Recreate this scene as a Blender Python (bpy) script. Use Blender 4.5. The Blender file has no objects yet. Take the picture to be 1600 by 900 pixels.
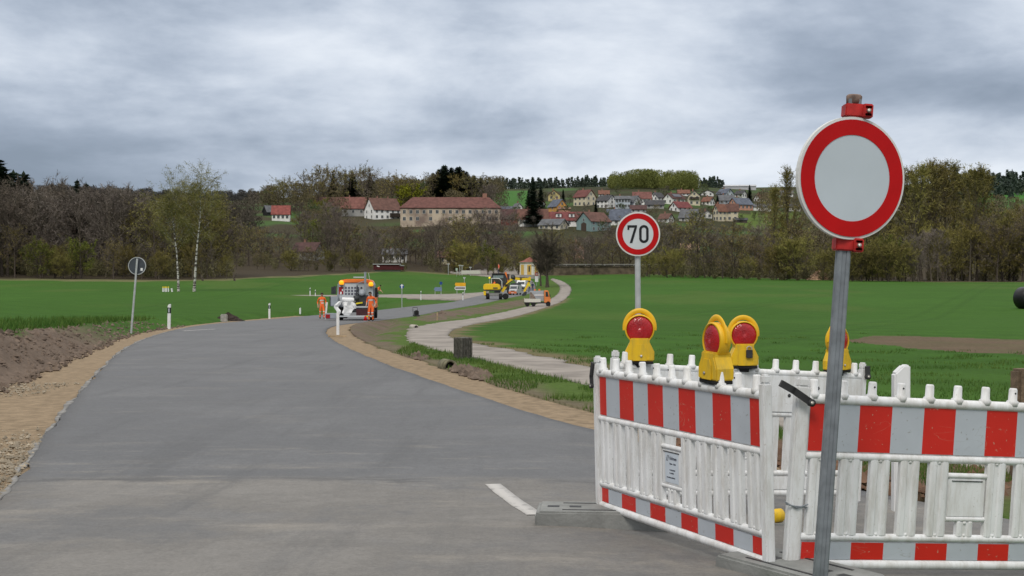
import bpy, bmesh, math, random
import numpy as np
from mathutils import Vector, Matrix, Euler

# ------------------------------------------------------------------ camera, sky, sun, exposure
scene = bpy.context.scene
COL = scene.collection
CZ = 1.6                       # eye height above the local datum
FPX = 2000.0                   # focal length in photo pixels (1600 wide)
PITCH = math.atan(20 / FPX)    # camera looks down very slightly
cam_data = bpy.data.cameras.new('camera')
cam_data.sensor_width = 36.0
cam_data.lens = 36.0 * FPX / 1600.0
cam_data.clip_start = 0.1
cam_data.clip_end = 9000
cam = bpy.data.objects.new('camera', cam_data)
COL.objects.link(cam)
cam.location = (0, 0, CZ)
cam.rotation_euler = (math.radians(90) - PITCH, 0, 0)
scene.camera = cam

SUN_EL, SUN_AZ = 48.0, 200.0   # azimuth in degrees clockwise from +Y (behind the camera, to the left)
sun_data = bpy.data.lights.new('sun', 'SUN')
sun_data.energy = 1.45
sun_data.angle = math.radians(18)
sun_data.color = (1.0, 0.93, 0.83)
sun = bpy.data.objects.new('sun', sun_data)
COL.objects.link(sun)
sun.rotation_euler = (math.radians(90 - SUN_EL), 0, math.radians(180 - SUN_AZ))

scene.view_settings.view_transform = 'Standard'
scene.view_settings.look = 'None'
scene.view_settings.gamma = 1.0
scene.view_settings.exposure = 0.0
scene.view_settings.use_curve_mapping = False

world = bpy.data.worlds.new("World")
scene.world = world
world.use_nodes = True
wt = world.node_tree
wt.nodes.clear()
def wn(t, **kw):
    n = wt.nodes.new(t)
    for k, v in kw.items(): setattr(n, k, v)
    return n
def wmath(op, a, b=None, clamp=False):
    n = wn('ShaderNodeMath', operation=op); n.use_clamp = clamp
    for i, s in enumerate((a, b)):
        if s is None: continue
        if isinstance(s, (int, float)): n.inputs[i].default_value = s
        else: wt.links.new(s, n.inputs[i])
    return n.outputs[0]
w_out = wn('ShaderNodeOutputWorld')
sky = wn('ShaderNodeTexSky')
sky.sky_type = 'NISHITA'
sky.sun_disc = False
sky.sun_elevation = math.radians(SUN_EL)
sky.sun_rotation = math.radians(SUN_AZ)
bg_sky = wn('ShaderNodeBackground'); bg_sky.inputs[1].default_value = 0.09
wt.links.new(sky.outputs[0], bg_sky.inputs[0])
tc = wn('ShaderNodeTexCoord')
sep = wn('ShaderNodeSeparateXYZ'); wt.links.new(tc.outputs['Generated'], sep.inputs[0])
dz = wmath('MAXIMUM', sep.outputs[2], 0.0)
den = wmath('ADD', dz, 0.17)
cx = wmath('DIVIDE', sep.outputs[0], den)
cy = wmath('DIVIDE', sep.outputs[1], den)
comb = wn('ShaderNodeCombineXYZ')
wt.links.new(cx, comb.inputs[0]); wt.links.new(cy, comb.inputs[1])
def cloud_noise(scale, detail, rough, loc, sx=1.0, dist=0.0, lumps=False):
    mp = wn('ShaderNodeMapping'); mp.inputs['Location'].default_value = loc
    mp.inputs['Scale'].default_value = (1, 1, 2.3) if lumps else (sx, 1, 1)
    wt.links.new(tc.outputs['Generated'] if lumps else comb.outputs[0], mp.inputs[0])
    n = wn('ShaderNodeTexNoise'); n.inputs['Scale'].default_value = scale
    n.inputs['Detail'].default_value = detail; n.inputs['Roughness'].default_value = rough
    n.inputs['Distortion'].default_value = dist
    wt.links.new(mp.outputs[0], n.inputs['Vector'])
    return n.outputs['Fac']
n1 = cloud_noise(0.50, 8, 0.50, (3.1, 1.7, 0), 0.9, 0.3)
n2 = cloud_noise(2.0, 8, 0.56, (9.0, 4.0, 2), 0.85, 0.3)
n3 = cloud_noise(5.5, 9, 0.55, (2.0, 5.0, 1.0), dist=0.15, lumps=True)   # billows have height as well as spread
nn = wmath('ADD', wmath('ADD', wmath('MULTIPLY', n1, 0.50), wmath('MULTIPLY', n2, 0.14)), wmath('MULTIPLY', n3, 0.36))
# the deck is thinner (brighter) to the right and low down
nn = wmath('ADD', wmath('ADD', nn, 0.012), wmath('MULTIPLY', sep.outputs[0], 0.13))
ramp = wn('ShaderNodeValToRGB')
wt.links.new(nn, ramp.inputs[0])
cr = ramp.color_ramp
cr.interpolation = 'B_SPLINE'
cr.elements[0].position = 0.395; cr.elements[0].color = (0.24, 0.295, 0.375, 1)
cr.elements[1].position = 0.625; cr.elements[1].color = (0.88, 0.93, 1.0, 1)
e = cr.elements.new(0.475); e.color = (0.345, 0.41, 0.515, 1)
e = cr.elements.new(0.545); e.color = (0.58, 0.65, 0.76, 1)
# overcast skies are about three times as bright overhead as at the horizon
up = wn('ShaderNodeMapRange'); up.interpolation_type = 'SMOOTHSTEP'
wt.links.new(sep.outputs[2], up.inputs['Value'])
up.inputs['From Min'].default_value = 0.24; up.inputs['From Max'].default_value = 0.9
up.inputs['To Min'].default_value = 1.0; up.inputs['To Max'].default_value = 2.3
bg_cloud = wn('ShaderNodeBackground')
# the deck overhead is neutral white-grey; the low sky the photo shows is bluer
neu = wn('ShaderNodeMapRange'); neu.interpolation_type = 'SMOOTHSTEP'; wt.links.new(sep.outputs[2], neu.inputs['Value'])
neu.inputs['From Min'].default_value = 0.2; neu.inputs['From Max'].default_value = 0.5
cmx = wn('ShaderNodeMix', data_type='RGBA'); wt.links.new(neu.outputs[0], cmx.inputs[0]); wt.links.new(ramp.outputs[0], cmx.inputs[6]); cmx.inputs[7].default_value = (0.57, 0.565, 0.56, 1)
wt.links.new(cmx.outputs[2], bg_cloud.inputs[0])
wt.links.new(up.outputs[0], bg_cloud.inputs[1])
mixw = wn('ShaderNodeMixShader'); mixw.inputs[0].default_value = 0.96
wt.links.new(bg_sky.outputs[0], mixw.inputs[1]); wt.links.new(bg_cloud.outputs[0], mixw.inputs[2])
wt.links.new(mixw.outputs[0], w_out.inputs[0])

# ------------------------------------------------------------------ materials
MATS = {}
def M(name, col, rough=0.7, var=0.12, scale=6.0, bump=0.0, metal=0.0, spec=0.3, col2=None, lo=0.35, hi=0.65, emit=0.0, coord='Object', detail=4.0, trans=0.0):
    if name in MATS: return MATS[name]
    m = bpy.data.materials.new(name); m.use_nodes = True
    t = m.node_tree; b = t.nodes['Principled BSDF']
    b.inputs['Roughness'].default_value = rough
    b.inputs['Metallic'].default_value = metal
    b.inputs['Specular IOR Level'].default_value = spec
    tc = t.nodes.new('ShaderNodeTexCoord')
    n = t.nodes.new('ShaderNodeTexNoise'); n.inputs['Scale'].default_value = scale; n.inputs['Detail'].default_value = detail
    if coord == 'World':
        g = t.nodes.new('ShaderNodeNewGeometry'); t.links.new(g.outputs['Position'], n.inputs['Vector'])
    else:
        t.links.new(tc.outputs[coord], n.inputs['Vector'])
    r = t.nodes.new('ShaderNodeValToRGB')
    a = tuple(max(0, c * (1 - var)) for c in col); z = tuple(min(1, c * (1 + var)) for c in col)
    if col2: a = col2
    r.color_ramp.elements[0].position = lo; r.color_ramp.elements[0].color = (*a, 1)
    r.color_ramp.elements[1].position = hi; r.color_ramp.elements[1].color = (*z, 1)
    t.links.new(n.outputs['Fac'], r.inputs[0])
    t.links.new(r.outputs[0], b.inputs['Base Color'])
    if bump:
        bp = t.nodes.new('ShaderNodeBump'); bp.inputs['Strength'].default_value = bump; bp.inputs['Distance'].default_value = 0.02
        n2 = t.nodes.new('ShaderNodeTexNoise'); n2.inputs['Scale'].default_value = scale * 6; n2.inputs['Detail'].default_value = 3
        t.links.new(n.inputs['Vector'].links[0].from_socket, n2.inputs['Vector'])
        t.links.new(n2.outputs['Fac'], bp.inputs['Height']); t.links.new(bp.outputs[0], b.inputs['Normal'])
    if emit:
        b.inputs['Emission Strength'].default_value = emit
        b.inputs['Emission Color'].default_value = (*col, 1)
    if trans: b.inputs['Transmission Weight'].default_value = trans
    MATS[name] = m
    return m

def foliage_mat(name, col, col2, rough=0.8):
    """colour between two natural tints per leaf (vertex tint) and per tree (object random)"""
    m = bpy.data.materials.new(name); m.use_nodes = True
    t = m.node_tree; b = t.nodes['Principled BSDF']
    b.inputs['Roughness'].default_value = rough; b.inputs['Specular IOR Level'].default_value = 0.15
    at = t.nodes.new('ShaderNodeAttribute'); at.attribute_name = 'tint'
    oi = t.nodes.new('ShaderNodeObjectInfo')
    mx = t.nodes.new('ShaderNodeMix'); mx.data_type = 'RGBA'
    mx.inputs[6].default_value = (*col, 1); mx.inputs[7].default_value = (*col2, 1)
    t.links.new(at.outputs['Fac'], mx.inputs[0])
    hs = t.nodes.new('ShaderNodeHueSaturation')
    mr = t.nodes.new('ShaderNodeMapRange'); mr.inputs['To Min'].default_value = 0.72; mr.inputs['To Max'].default_value = 1.3
    t.links.new(oi.outputs['Random'], mr.inputs['Value']); t.links.new(mr.outputs[0], hs.inputs['Value'])
    mr2 = t.nodes.new('ShaderNodeMapRange'); mr2.inputs['To Min'].default_value = 0.485; mr2.inputs['To Max'].default_value = 0.515
    ml = t.nodes.new('ShaderNodeMath'); ml.operation = 'FRACT'
    m3 = t.nodes.new('ShaderNodeMath'); m3.operation = 'MULTIPLY'; m3.inputs[1].default_value = 7.31
    t.links.new(oi.outputs['Random'], m3.inputs[0]); t.links.new(m3.outputs[0], ml.inputs[0]); t.links.new(ml.outputs[0], mr2.inputs['Value'])
    t.links.new(mr2.outputs[0], hs.inputs['Hue'])
    t.links.new(mx.outputs[2], hs.inputs['Color'])
    t.links.new(hs.outputs[0], b.inputs['Base Color'])
    MATS[name] = m
    return m

# ------------------------------------------------------------------ mesh builder
class MB:
    def __init__(s): s.v = []; s.f = []; s.mi = []; s.sm = []
    def add(s, vs, fs, m=0, smooth=False):
        o = len(s.v); s.v.extend([tuple(p) for p in vs])
        for f in fs: s.f.append([i + o for i in f]); s.mi.append(m); s.sm.append(smooth)
        return s
    def box(s, c, d, m=0, rot=None, taper=(1, 1)):
        x, y, z = d[0] / 2, d[1] / 2, d[2] / 2; tx, ty = taper
        vs = [Vector((a * x * (tx if k > 0 else 1), b * y * (ty if k > 0 else 1), k * z)) for k in (-1, 1) for a, b in ((-1, -1), (1, -1), (1, 1), (-1, 1))]
        if rot is not None:
            R = rot if isinstance(rot, Matrix) else Euler(rot).to_matrix()
            vs = [R @ p for p in vs]
        c = Vector(c); vs = [p + c for p in vs]
        return s.add(vs, [(3, 2, 1, 0), (4, 5, 6, 7), (0, 1, 5, 4), (1, 2, 6, 5), (2, 3, 7, 6), (3, 0, 4, 7)], m)
    def tube(s, pts, r, m=0, seg=8, caps=True, smooth=True, flat=1.0):
        pts = [Vector(p) for p in pts]; n = len(pts)
        if not isinstance(r, (list, tuple)): r = [r] * n
        vs = []; fs = []; prev = None
        for i, p in enumerate(pts):
            t = (pts[min(i + 1, n - 1)] - pts[max(i - 1, 0)])
            t = t.normalized() if t.length > 1e-9 else Vector((0, 0, 1))
            if prev is None:
                a = Vector((1, 0, 0)) if abs(t.x) < 0.9 else Vector((0, 1, 0))
                u = t.cross(a).normalized()
            else:
                u = (prev - t * prev.dot(t)); u = u.normalized() if u.length > 1e-6 else t.orthogonal().normalized()
            prev = u; w = t.cross(u)
            for k in range(seg):
                an = 2 * math.pi * k / seg
                vs.append(p + (u * math.cos(an) + w * math.sin(an) * flat) * r[i])
        for i in range(n - 1):
            for k in range(seg):
                a = i * seg + k; b = i * seg + (k + 1) % seg
                fs.append((a, b, b + seg, a + seg))
        s.add(vs, fs, m, smooth)
        if caps: s.add(vs[:seg], [tuple(range(seg))[::-1]], m); s.add(vs[-seg:], [tuple(range(seg))], m)
        return s
    def lathe(s, prof, m=0, seg=16, c=(0, 0, 0), axis='z', smooth=True):
        """prof: (radius, height) pairs; closed where the radius is 0"""
        vs = []; fs = []; n = len(prof)
        for r, h in prof:
            for k in range(seg):
                an = 2 * math.pi * k / seg; a, b = r * math.cos(an), r * math.sin(an)
                p = (a, b, h) if axis == 'z' else ((a, h, b) if axis == 'y' else (h, a, b))
                vs.append((p[0] + c[0], p[1] + c[1], p[2] + c[2]))
        for i in range(n - 1):
            for k in range(seg):
                a = i * seg + k; b = i * seg + (k + 1) % seg
                fs.append((a, b, b + seg, a + seg))
        fs2 = [tuple(range(seg))[::-1], tuple(range((n - 1) * seg, n * seg))]
        o = len(s.v); s.add(vs, fs, m, smooth)
        for f in fs2: s.f.append([i + o for i in f]); s.mi.append(m); s.sm.append(False)
        return s
    def prism(s, poly, a0, a1, m=0, plane='xz', smooth=False):
        """extrude a 2-D polygon between a0 and a1 along the third axis"""
        n = len(poly)
        def P(p, h):
            if plane == 'xz': return (p[0], h, p[1])
            if plane == 'yz': return (h, p[0], p[1])
            return (p[0], p[1], h)
        vs = [P(p, a0) for p in poly] + [P(p, a1) for p in poly]
        fs = [tuple(range(n)), tuple(range(2 * n - 1, n - 1, -1))]
        s.add(vs, fs, m)
        o = len(s.v) - 2 * n
        for i in range(n):
            j = (i + 1) % n
            s.f.append([o + i, o + i + n, o + j + n, o + j]); s.mi.append(m); s.sm.append(smooth)
        return s
    def mesh(s, name, mats):
        me = bpy.data.meshes.new(name)
        me.from_pydata(s.v, [], s.f)
        for mt in (mats if isinstance(mats, (list, tuple)) else [mats]): me.materials.append(mt)
        me.polygons.foreach_set('material_index', s.mi); me.polygons.foreach_set('use_smooth', s.sm)
        bm = bmesh.new(); bm.from_mesh(me); bmesh.ops.recalc_face_normals(bm, faces=bm.faces); bm.to_mesh(me); bm.free()
        me.update(); return me
    def build(s, name, mats, parent=None, loc=None, bevel=0.0, label=None):
        me = s.mesh(name, mats)
        if bevel:
            bm = bmesh.new(); bm.from_mesh(me)
            bmesh.ops.remove_doubles(bm, verts=bm.verts, dist=1e-5)
            ed = [e for e in bm.edges if len(e.link_faces) == 2 and e.calc_face_angle(0) > 0.6]
            bmesh.ops.bevel(bm, geom=ed, offset=bevel, segments=2, affect='EDGES', clamp_overlap=True)
            bm.to_mesh(me); bm.free()
        o = bpy.data.objects.new(name, me); COL.objects.link(o)
        if parent is not None: o.parent = parent
        if loc is not None: o.location = loc
        if label: o['label'] = label
        return o

def tag(o, label=None, cat=None, group=None, kind=None):
    if label: o['label'] = label
    if cat: o['category'] = cat
    if group: o['group'] = group
    if kind: o['kind'] = kind
    return o
def thing(name, label, cat, loc=(0, 0, 0), rot=(0, 0, 0), group=None):
    o = bpy.data.objects.new(name, None); COL.objects.link(o)
    o.empty_display_size = 0.2
    o.location = loc; o.rotation_euler = rot
    return tag(o, label, cat, group)
KIDS = {}
def dup(root, loc, rotz=0.0, scale=1.0, label=None, group=None):
    r = root.copy(); COL.objects.link(r); r.location = loc
    r.rotation_euler = (0, 0, rotz); r.scale = scale if isinstance(scale, tuple) else (scale,) * 3
    if label: r['label'] = label
    if group: r['group'] = group
    if root.name not in KIDS: KIDS[root.name] = [(ch, list(ch.children)) for ch in root.children]
    for ch, sub in KIDS[root.name]:
        c = ch.copy(); COL.objects.link(c); c.parent = r
        for g in sub:
            d = g.copy(); COL.objects.link(d); d.parent = c
    return r

# ------------------------------------------------------------------ terrain height
U_COLS = np.array([0, 350, 600, 800, 1000, 1300, 1600], float)
D_NEAR = [(0, 1.25), (3, 1.35), (6.5, 1.47), (8.5, 1.60), (9.5, 1.66), (13, 1.74), (20, 1.83), (35, 2.0), (52, 2.2), (70, 2.6), (90, 3.06)]
D_FAR = [120, 145, 170, 200, 250, 290, 350, 400, 450, 500, 600, 750, 1000, 1500, 3000, 9000]
T_FAR = [
    [2.85, 2.75, 2.6, 2.1, 0.9, -0.1, -1.5, -5, -9.5, -15, -26, -40, -62, -94, -110, -120],
    [2.9, 2.8, 2.65, 2.3, 1.3, 0.5, -1.0, -3, -8, -15, -26, -40, -58, -84, -110, -120],
    [3.0, 2.85, 2.6, 2.3, 1.7, 0.9, -0.9, -2.5, -7, -13, -24, -42, -66, -100, -105, -120],
    [3.3, 3.2, 3.1, 3.15, 3.05, 2.2, 0.4, -1.6, -7, -14, -26, -44, -68, -100, -105, -120],
    [2.9, 2.7, 2.5, 2.2, 1.6, 0.9, -0.3, -1.2, -4, -12, -27, -50, -70, -100, -105, -120],
    [2.75, 2.55, 2.35, 2.1, 1.7, 1.4, 1.0, 0.2, -4, -10, -24, -42, -66, -105, -110, -120],
    [2.7, 2.5, 2.35, 2.1, 1.8, 1.5, 1.1, 0.3, -3, -9, -22, -42, -70, -110, -115, -120]]
KD = np.array([a for a, b in D_NEAR] + D_FAR, float)
KT = np.array([[b for a, b in D_NEAR] + row for row in T_FAR], float)
def smooth(a, b, x):
    t = np.clip((x - a) / (b - a), 0, 1); return t * t * (3 - 2 * t)
def zbase(x, y):
    x = np.asarray(x, float); y = np.asarray(y, float)
    r = np.hypot(x, y)
    side = np.maximum(np.abs(x) - 0.5 * np.maximum(y, 0), 0)
    d = np.where(y > 0, np.hypot(y, side), r)
    u = np.clip(800 + FPX * x / np.maximum(np.maximum(y, 0.45 * np.abs(x)), 0.5), 0, 1600)
    tot = np.zeros_like(d)
    ws = 0
    for fac, w in ((0.9, 1), (0.95, 2), (1.0, 3), (1.05, 2), (1.1, 1)):
        vals = np.stack([np.interp(d * fac, KD, KT[i]) for i in range(len(U_COLS))])
        j = np.clip(np.searchsorted(U_COLS, u) - 1, 0, len(U_COLS) - 2)
        t = (u - U_COLS[j]) / (U_COLS[j + 1] - U_COLS[j]); t = t * t * (3 - 2 * t)
        idx = np.indices(d.shape) if d.ndim else ()
        a = np.take_along_axis(vals, j[None], 0)[0]; b = np.take_along_axis(vals, (j + 1)[None], 0)[0]
        tot += w * (a * (1 - t) + b * t); ws += w
    D = tot / ws
    D = D + 0.05 * np.clip(x - 0.3, 0, 5) * (1 - smooth(12, 26, r))
    return CZ - D
_dm = np.concatenate([np.geomspace(2.0, 3000, 6000)])
def ray(u, v, zf=None):
    """where the view ray of a photo pixel meets the land"""
    zf = zf or zbase
    c, s = math.cos(PITCH), math.sin(PITCH)
    a, b = (u - 800) / FPX, (v - 450) / FPX
    dx, dy, dzz = a, c - b * s, -s - b * c
    ts = _dm / dy
    z = zf(dx * ts, dy * ts); rz = CZ + dzz * ts
    below = np.nonzero(rz <= z)[0]
    i = below[0] if len(below) else len(ts) - 1
    if i > 0 and len(below):
        h0 = rz[i - 1] - z[i - 1]; h1 = rz[i] - z[i]; f = h0 / (h0 - h1 + 1e-12)
        t = ts[i - 1] + (ts[i] - ts[i - 1]) * f
    else: t = ts[i]
    return Vector((dx * t, dy * t, float(zf(np.array([dx * t]), np.array([dy * t]))[0])))
def at(u, d, zf=None):
    """land point at depth d in the column of photo pixel u"""
    x = (u - 800) / FPX * d
    return Vector((x, d, float((zf or ZF)(np.array([x]), np.array([float(d)]))[0])))
def pxline(pts, n=None): return np.array([list(ray(u, v))[:2] for u, v in pts])
def resample(P, n):
    P = np.asarray(P, float); s = np.concatenate([[0], np.cumsum(np.hypot(*np.diff(P, axis=0).T))])
    t = np.linspace(0, s[-1], n)
    # smooth corner cutting before sampling
    return np.stack([np.interp(t, s, P[:, 0]), np.interp(t, s, P[:, 1])], 1)
def chaikin(P, k=2):
    P = np.asarray(P, float)
    for _ in range(k):
        a = 0.75 * P[:-1] + 0.25 * P[1:]; b = 0.25 * P[:-1] + 0.75 * P[1:]
        P = np.concatenate([P[:1], np.stack([a, b], 1).reshape(-1, 2), P[-1:]])
    return P
def in_poly(x, y, P):
    x = np.asarray(x); inside = np.zeros(x.shape, bool); n = len(P)
    bb = (x > P[:, 0].min()) & (x < P[:, 0].max()) & (y > P[:, 1].min()) & (y < P[:, 1].max())
    xs, ys = x[bb], y[bb]; ins = np.zeros(xs.shape, bool)
    for i in range(n):
        x1, y1 = P[i]; x2, y2 = P[(i + 1) % n]
        if y1 == y2: continue
        c = ((ys > min(y1, y2)) & (ys <= max(y1, y2)))
        xi = (ys - y1) / (y2 - y1) * (x2 - x1) + x1
        ins ^= c & (xs < xi)
    inside[bb] = ins
    return inside
def line_dist(x, y, P):
    d = np.full(np.shape(x), 1e9); sg = np.zeros(np.shape(x))
    for i in range(len(P) - 1):
        ax, ay = P[i]; bx, by = P[i + 1]; ex, ey = bx - ax, by - ay; L = ex * ex + ey * ey + 1e-12
        t = np.clip(((x - ax) * ex + (y - ay) * ey) / L, 0, 1)
        dd = np.hypot(x - ax - t * ex, y - ay - t * ey)
        m = dd < d
        d = np.where(m, dd, d); sg = np.where(m, np.sign(ex * (y - ay) - ey * (x - ax)), sg)
    return d, sg       # sg > 0: to the left of the line's direction
# ------------------------------------------------------------------ outlines of roads and land, read as ground points
rng = np.random.default_rng(7)
road_L = chaikin(pxline([(-300, 980), (-110, 850), (18, 764), (60, 692), (100, 640), (150, 583), (190, 546), (230, 527), (280, 514), (330, 506), (400, 500), (460, 495), (517, 490.5), (589, 485), (640, 479), (700, 473), (717, 470), (760, 459.5), (785, 454), (806, 448), (806, 438), (792, 431)]))
road_R = chaikin(pxline([(1900, 900), (1700, 838), (1600, 815), (1380, 772), (1150, 732), (1000, 692), (938, 673), (877, 660), (795, 635), (710, 606), (630, 579), (575, 557.5), (540, 542), (521, 532), (510, 522), (508.5, 516), (517, 510), (540, 506), (574, 503), (610, 498), (655, 493), (700, 483), (757, 474), (802, 464), (830, 458), (838, 450), (834, 440), (822, 432)]))
verge_Lo = chaikin(pxline([(-420, 900), (-300, 790), (-180, 700), (-80, 645), (0, 606), (60, 582), (110, 560), (160, 539), (200, 523.5), (250, 514), (330, 503.5), (400, 497.5), (460, 493)]))
verge_Ro = chaikin(pxline([(1400, 752), (1150, 705), (941, 646), (850, 623), (767, 598), (697, 575.5), (652, 560), (589, 542), (556, 527), (545, 515), (550, 507), (575, 501.5), (612, 496), (660, 489.5), (700, 481)]))
path_L = chaikin(pxline([(2100, 840), (1700, 765), (1540, 733), (1300, 685), (1100, 645), (941, 607), (822, 580), (754, 563), (707, 552), (663, 543), (640, 533), (634, 524), (642, 513), (674, 506), (708, 501), (789, 487), (812, 481.5), (840, 475), (859, 469), (873, 459), (876, 450), (873, 444), (861, 437)]))
path_R = chaikin(pxline([(2100, 745), (1700, 697), (1540, 672), (1300, 640), (1100, 606), (941, 580), (850, 557), (781, 544), (740, 537.5), (707, 531), (700, 524), (703, 517), (730, 508), (780, 499), (810, 493), (845, 482), (872, 474), (885, 466), (893, 455), (891, 446), (878, 438.5), (862, 434.5)]))
side_T = chaikin(pxline([(430, 461), (540, 460.6), (592, 460.4), (660, 459.8), (700, 459.3), (740, 457.5), (764, 455)]))
side_B = chaikin(pxline([(430, 462.4), (540, 462.8), (592, 464.5), (660, 466.5), (700, 467.8), (730, 468.4), (764, 462)]))
upper_T = chaikin(pxline([(700, 424.5), (753, 420.5), (780, 417.5), (830, 416)]))
upper_B = chaikin(pxline([(706, 427.5), (740, 430), (775, 433.5), (812, 436)]))
soil_polys = [  # (outline, height change at the middle, falloff)
    (pxline([(541, 516), (550, 507), (580, 502), (618, 498), (640, 503), (630, 512), (612, 520), (603, 532), (588, 540), (566, 530)]), -0.55, 2.2),
    (pxline([(655, 494), (700, 486), (760, 478), (800, 470), (826, 466), (828, 474), (800, 481), (770, 487), (720, 497), (668, 502)]), 0.35, 2.5),
]
patch_polys = [pxline([(1322, 533), (1345, 525), (1420, 525), (1500, 527), (1640, 531), (1640, 553), (1560, 551), (1480, 546), (1400, 541)])]
strip_polys = [pxline([(702, 577), (722, 571), (752, 578), (770, 590), (752, 594), (722, 588)]),
               pxline([(640, 553), (654, 552), (668, 560), (654, 564)])]
BANK_H = ([0, 8, 15, 22, 30, 45, 60, 400], [0.92, 0.92, 0.92, 0.84, 0.66, 0.36, 0.28, 0.28])
verge_bank = np.vstack([[(-4.9, -40), (-4.5, 0)], verge_Lo])
def bank_s(x, y):
    d, sg = line_dist(x, y, verge_bank)
    return d * np.where(sg > 0, 1, -1)
def zfull(x, y, with_soil=True):
    x = np.asarray(x, float); y = np.asarray(y, float)
    z = zbase(x, y)
    s = bank_s(x, y)
    H = np.interp(np.hypot(x, y), *BANK_H)
    far = 1 - smooth(70, 130, y) * smooth(-4, 6, x + 0.18 * y)     # the bank dies out behind the bend
    z = z + H * smooth(0.0, 1.5, s) * far
    if with_soil:
        for P, h, w in soil_polys:
            ins = in_poly(x, y, P)
            if ins.any():
                d, _ = line_dist(x[ins], y[ins], np.vstack([P, P[:1]]))
                z[ins] += h * smooth(0, w, d)
    return z
ZF = zfull
def rayf(u, v): return ray(u, v, zfull)

# ------------------------------------------------------------------ ground sheet
th_in = np.linspace(math.radians(-25), math.radians(25), 1000)
th_out = np.linspace(math.radians(25), math.radians(335), 120)[1:-1]
TH = np.concatenate([th_in, th_out])
RR = np.concatenate([np.geomspace(1.2, 60, 330), np.geomspace(60, 600, 260)[1:], np.geomspace(600, 9000, 120)[1:]])
T2, R2 = np.meshgrid(TH, RR)
GX = (np.sin(T2) * R2).ravel(); GY = (np.cos(T2) * R2).ravel()
GZ = zfull(GX, GY)
# small natural unevenness
def vnoise(x, y, s, seed):
    r = np.random.default_rng(seed); G = r.random((257, 257))
    xi, yi = x / s, y / s; a, b = np.floor(xi).astype(int), np.floor(yi).astype(int); fx, fy = xi - a, yi - b
    fx = fx * fx * (3 - 2 * fx); fy = fy * fy * (3 - 2 * fy)
    g = lambda i, j: G[i % 257, j % 257]
    return (g(a, b) * (1 - fx) + g(a + 1, b) * fx) * (1 - fy) + (g(a, b + 1) * (1 - fx) + g(a + 1, b + 1) * fx) * fy
sB = bank_s(GX, GY)
on_bank = (sB > -0.1) & (sB < 1.75) & (GY < 75)
GZ = GZ + (vnoise(GX, GY, 0.5, 3) - 0.5) * 0.10 * smooth(0.3, 1.2, sB) * (GY < 80) + (vnoise(GX, GY, 0.17, 4) - .5) * 0.09 * on_bank
POLYS = dict(road=np.vstack([road_L, road_R[::-1]]), path=np.vstack([path_L, path_R[::-1]]),
             vl=np.vstack([verge_Lo, road_L[::-1]]), vr=np.vstack([verge_Ro, road_R[::-1]]),
             side=np.vstack([side_T, side_B[::-1]]), upper=np.vstack([upper_T, upper_B[::-1]]))
def paved(x, y):
    m = np.zeros(np.shape(x), bool)
    for P in (POLYS['road'], POLYS['path'], POLYS['side'], POLYS['upper']): m |= in_poly(x, y, P)
    return m
def verged(x, y): return in_poly(x, y, POLYS['vl']) | in_poly(x, y, POLYS['vr'])
pv = paved(GX, GY) | ((GY < 5.8) & (GY > -25) & (GX > -4.4) & (GX < 9)); vg = verged(GX, GY)
GZ = GZ - 0.16 * (pv | vg)
# land cover colours
g_field = np.array([0.040, 0.100, 0.0135]); g_rough = np.array([0.075, 0.120, 0.026])
c_soil = np.array([0.142, 0.108, 0.084]); c_straw = np.array([0.16, 0.135, 0.075]); c_wood = np.array([0.050, 0.040, 0.026]); c_mead = np.array([0.055, 0.100, 0.030])
LC = np.tile(g_field, (len(GX), 1))
def blend(mask, col):
    global LC
    m = np.clip(mask, 0, 1)[:, None]; LC = LC * (1 - m) + np.asarray(col)[None] * m
big = vnoise(GX, GY, 19, 11); mid = vnoise(GX, GY, 5, 12); fine = vnoise(GX, GY, 1.3, 13)
blend(0.35 * smooth(0.35, 0.8, big * .6 + mid * .4), g_field * 1.35)
drill = .5 + .5 * np.sin((GX * .82 + GY * .57) * 2 * math.pi / 3.1 + 2 * mid)
blend(.30 * drill * smooth(160, 60, GY), g_field * .62)
blend(.6 * smooth(.55, .85, vnoise(GX, GY * .4, 9, 21)), np.array([.066, .112, .022]))
for off_ in (9.0, 10.9, 27.0, 28.9, 45., 46.9):    # tractor lines
    blend(.2 * smooth(.45, .2, np.abs(GX - .42 * GY + off_ - 1.2 * np.sin(GY * .02))) * (GX > -2), g_field * .55)
    blend(.2 * smooth(.45, .2, np.abs(GX + .10 * GY + 9 + off_)) * (GX < -8), g_field * .55)
uu = 800 + FPX * GX / np.maximum(GY, 0.5)
edge_d = np.interp(np.clip(uu, 0, 1600), [0, 200, 350, 600, 760, 860, 1000, 1250, 1450, 1600], [236, 240, 250, 352, 352, 350, 352, 332, 285, 280])
edge = GY - edge_d + (mid - .5) * 14
blend(smooth(-6, 2, edge) * (0.45 + .5 * fine), c_straw)
blend(smooth(4, 14, edge), c_wood)
blend(smooth(430, 500, GY) * .85 * smooth(760, 830, uu), (.042, .044, .022))
blend(smooth(430, 500, GY) * .7 * smooth(830, 760, uu), (.055, .052, .030))
blend(smooth(0.55, 0.8, big) * smooth(440, 520, GY), c_mead)
def far_poly(pts, col, v0):
    """a field or clearing on the far slope"""
    P = np.array([list(ray(u, v))[:2] for u, v in pts]); m = in_poly(GX, GY, P).astype(float); blend(m, col)
far_poly([(768, 321), (765, 304), (778, 298), (826, 298), (826, 321)], (0.052, 0.135, 0.03), 0)
far_poly([(1150, 350), (1150, 334), (1260, 330), (1270, 345), (1230, 362), (1180, 360)], (0.085, 0.125, 0.03), 0)
far_poly([(1525, 333), (1530, 304), (1600, 300), (1700, 300), (1700, 335), (1600, 338)], (0.05, 0.15, 0.03), 0)
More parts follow.
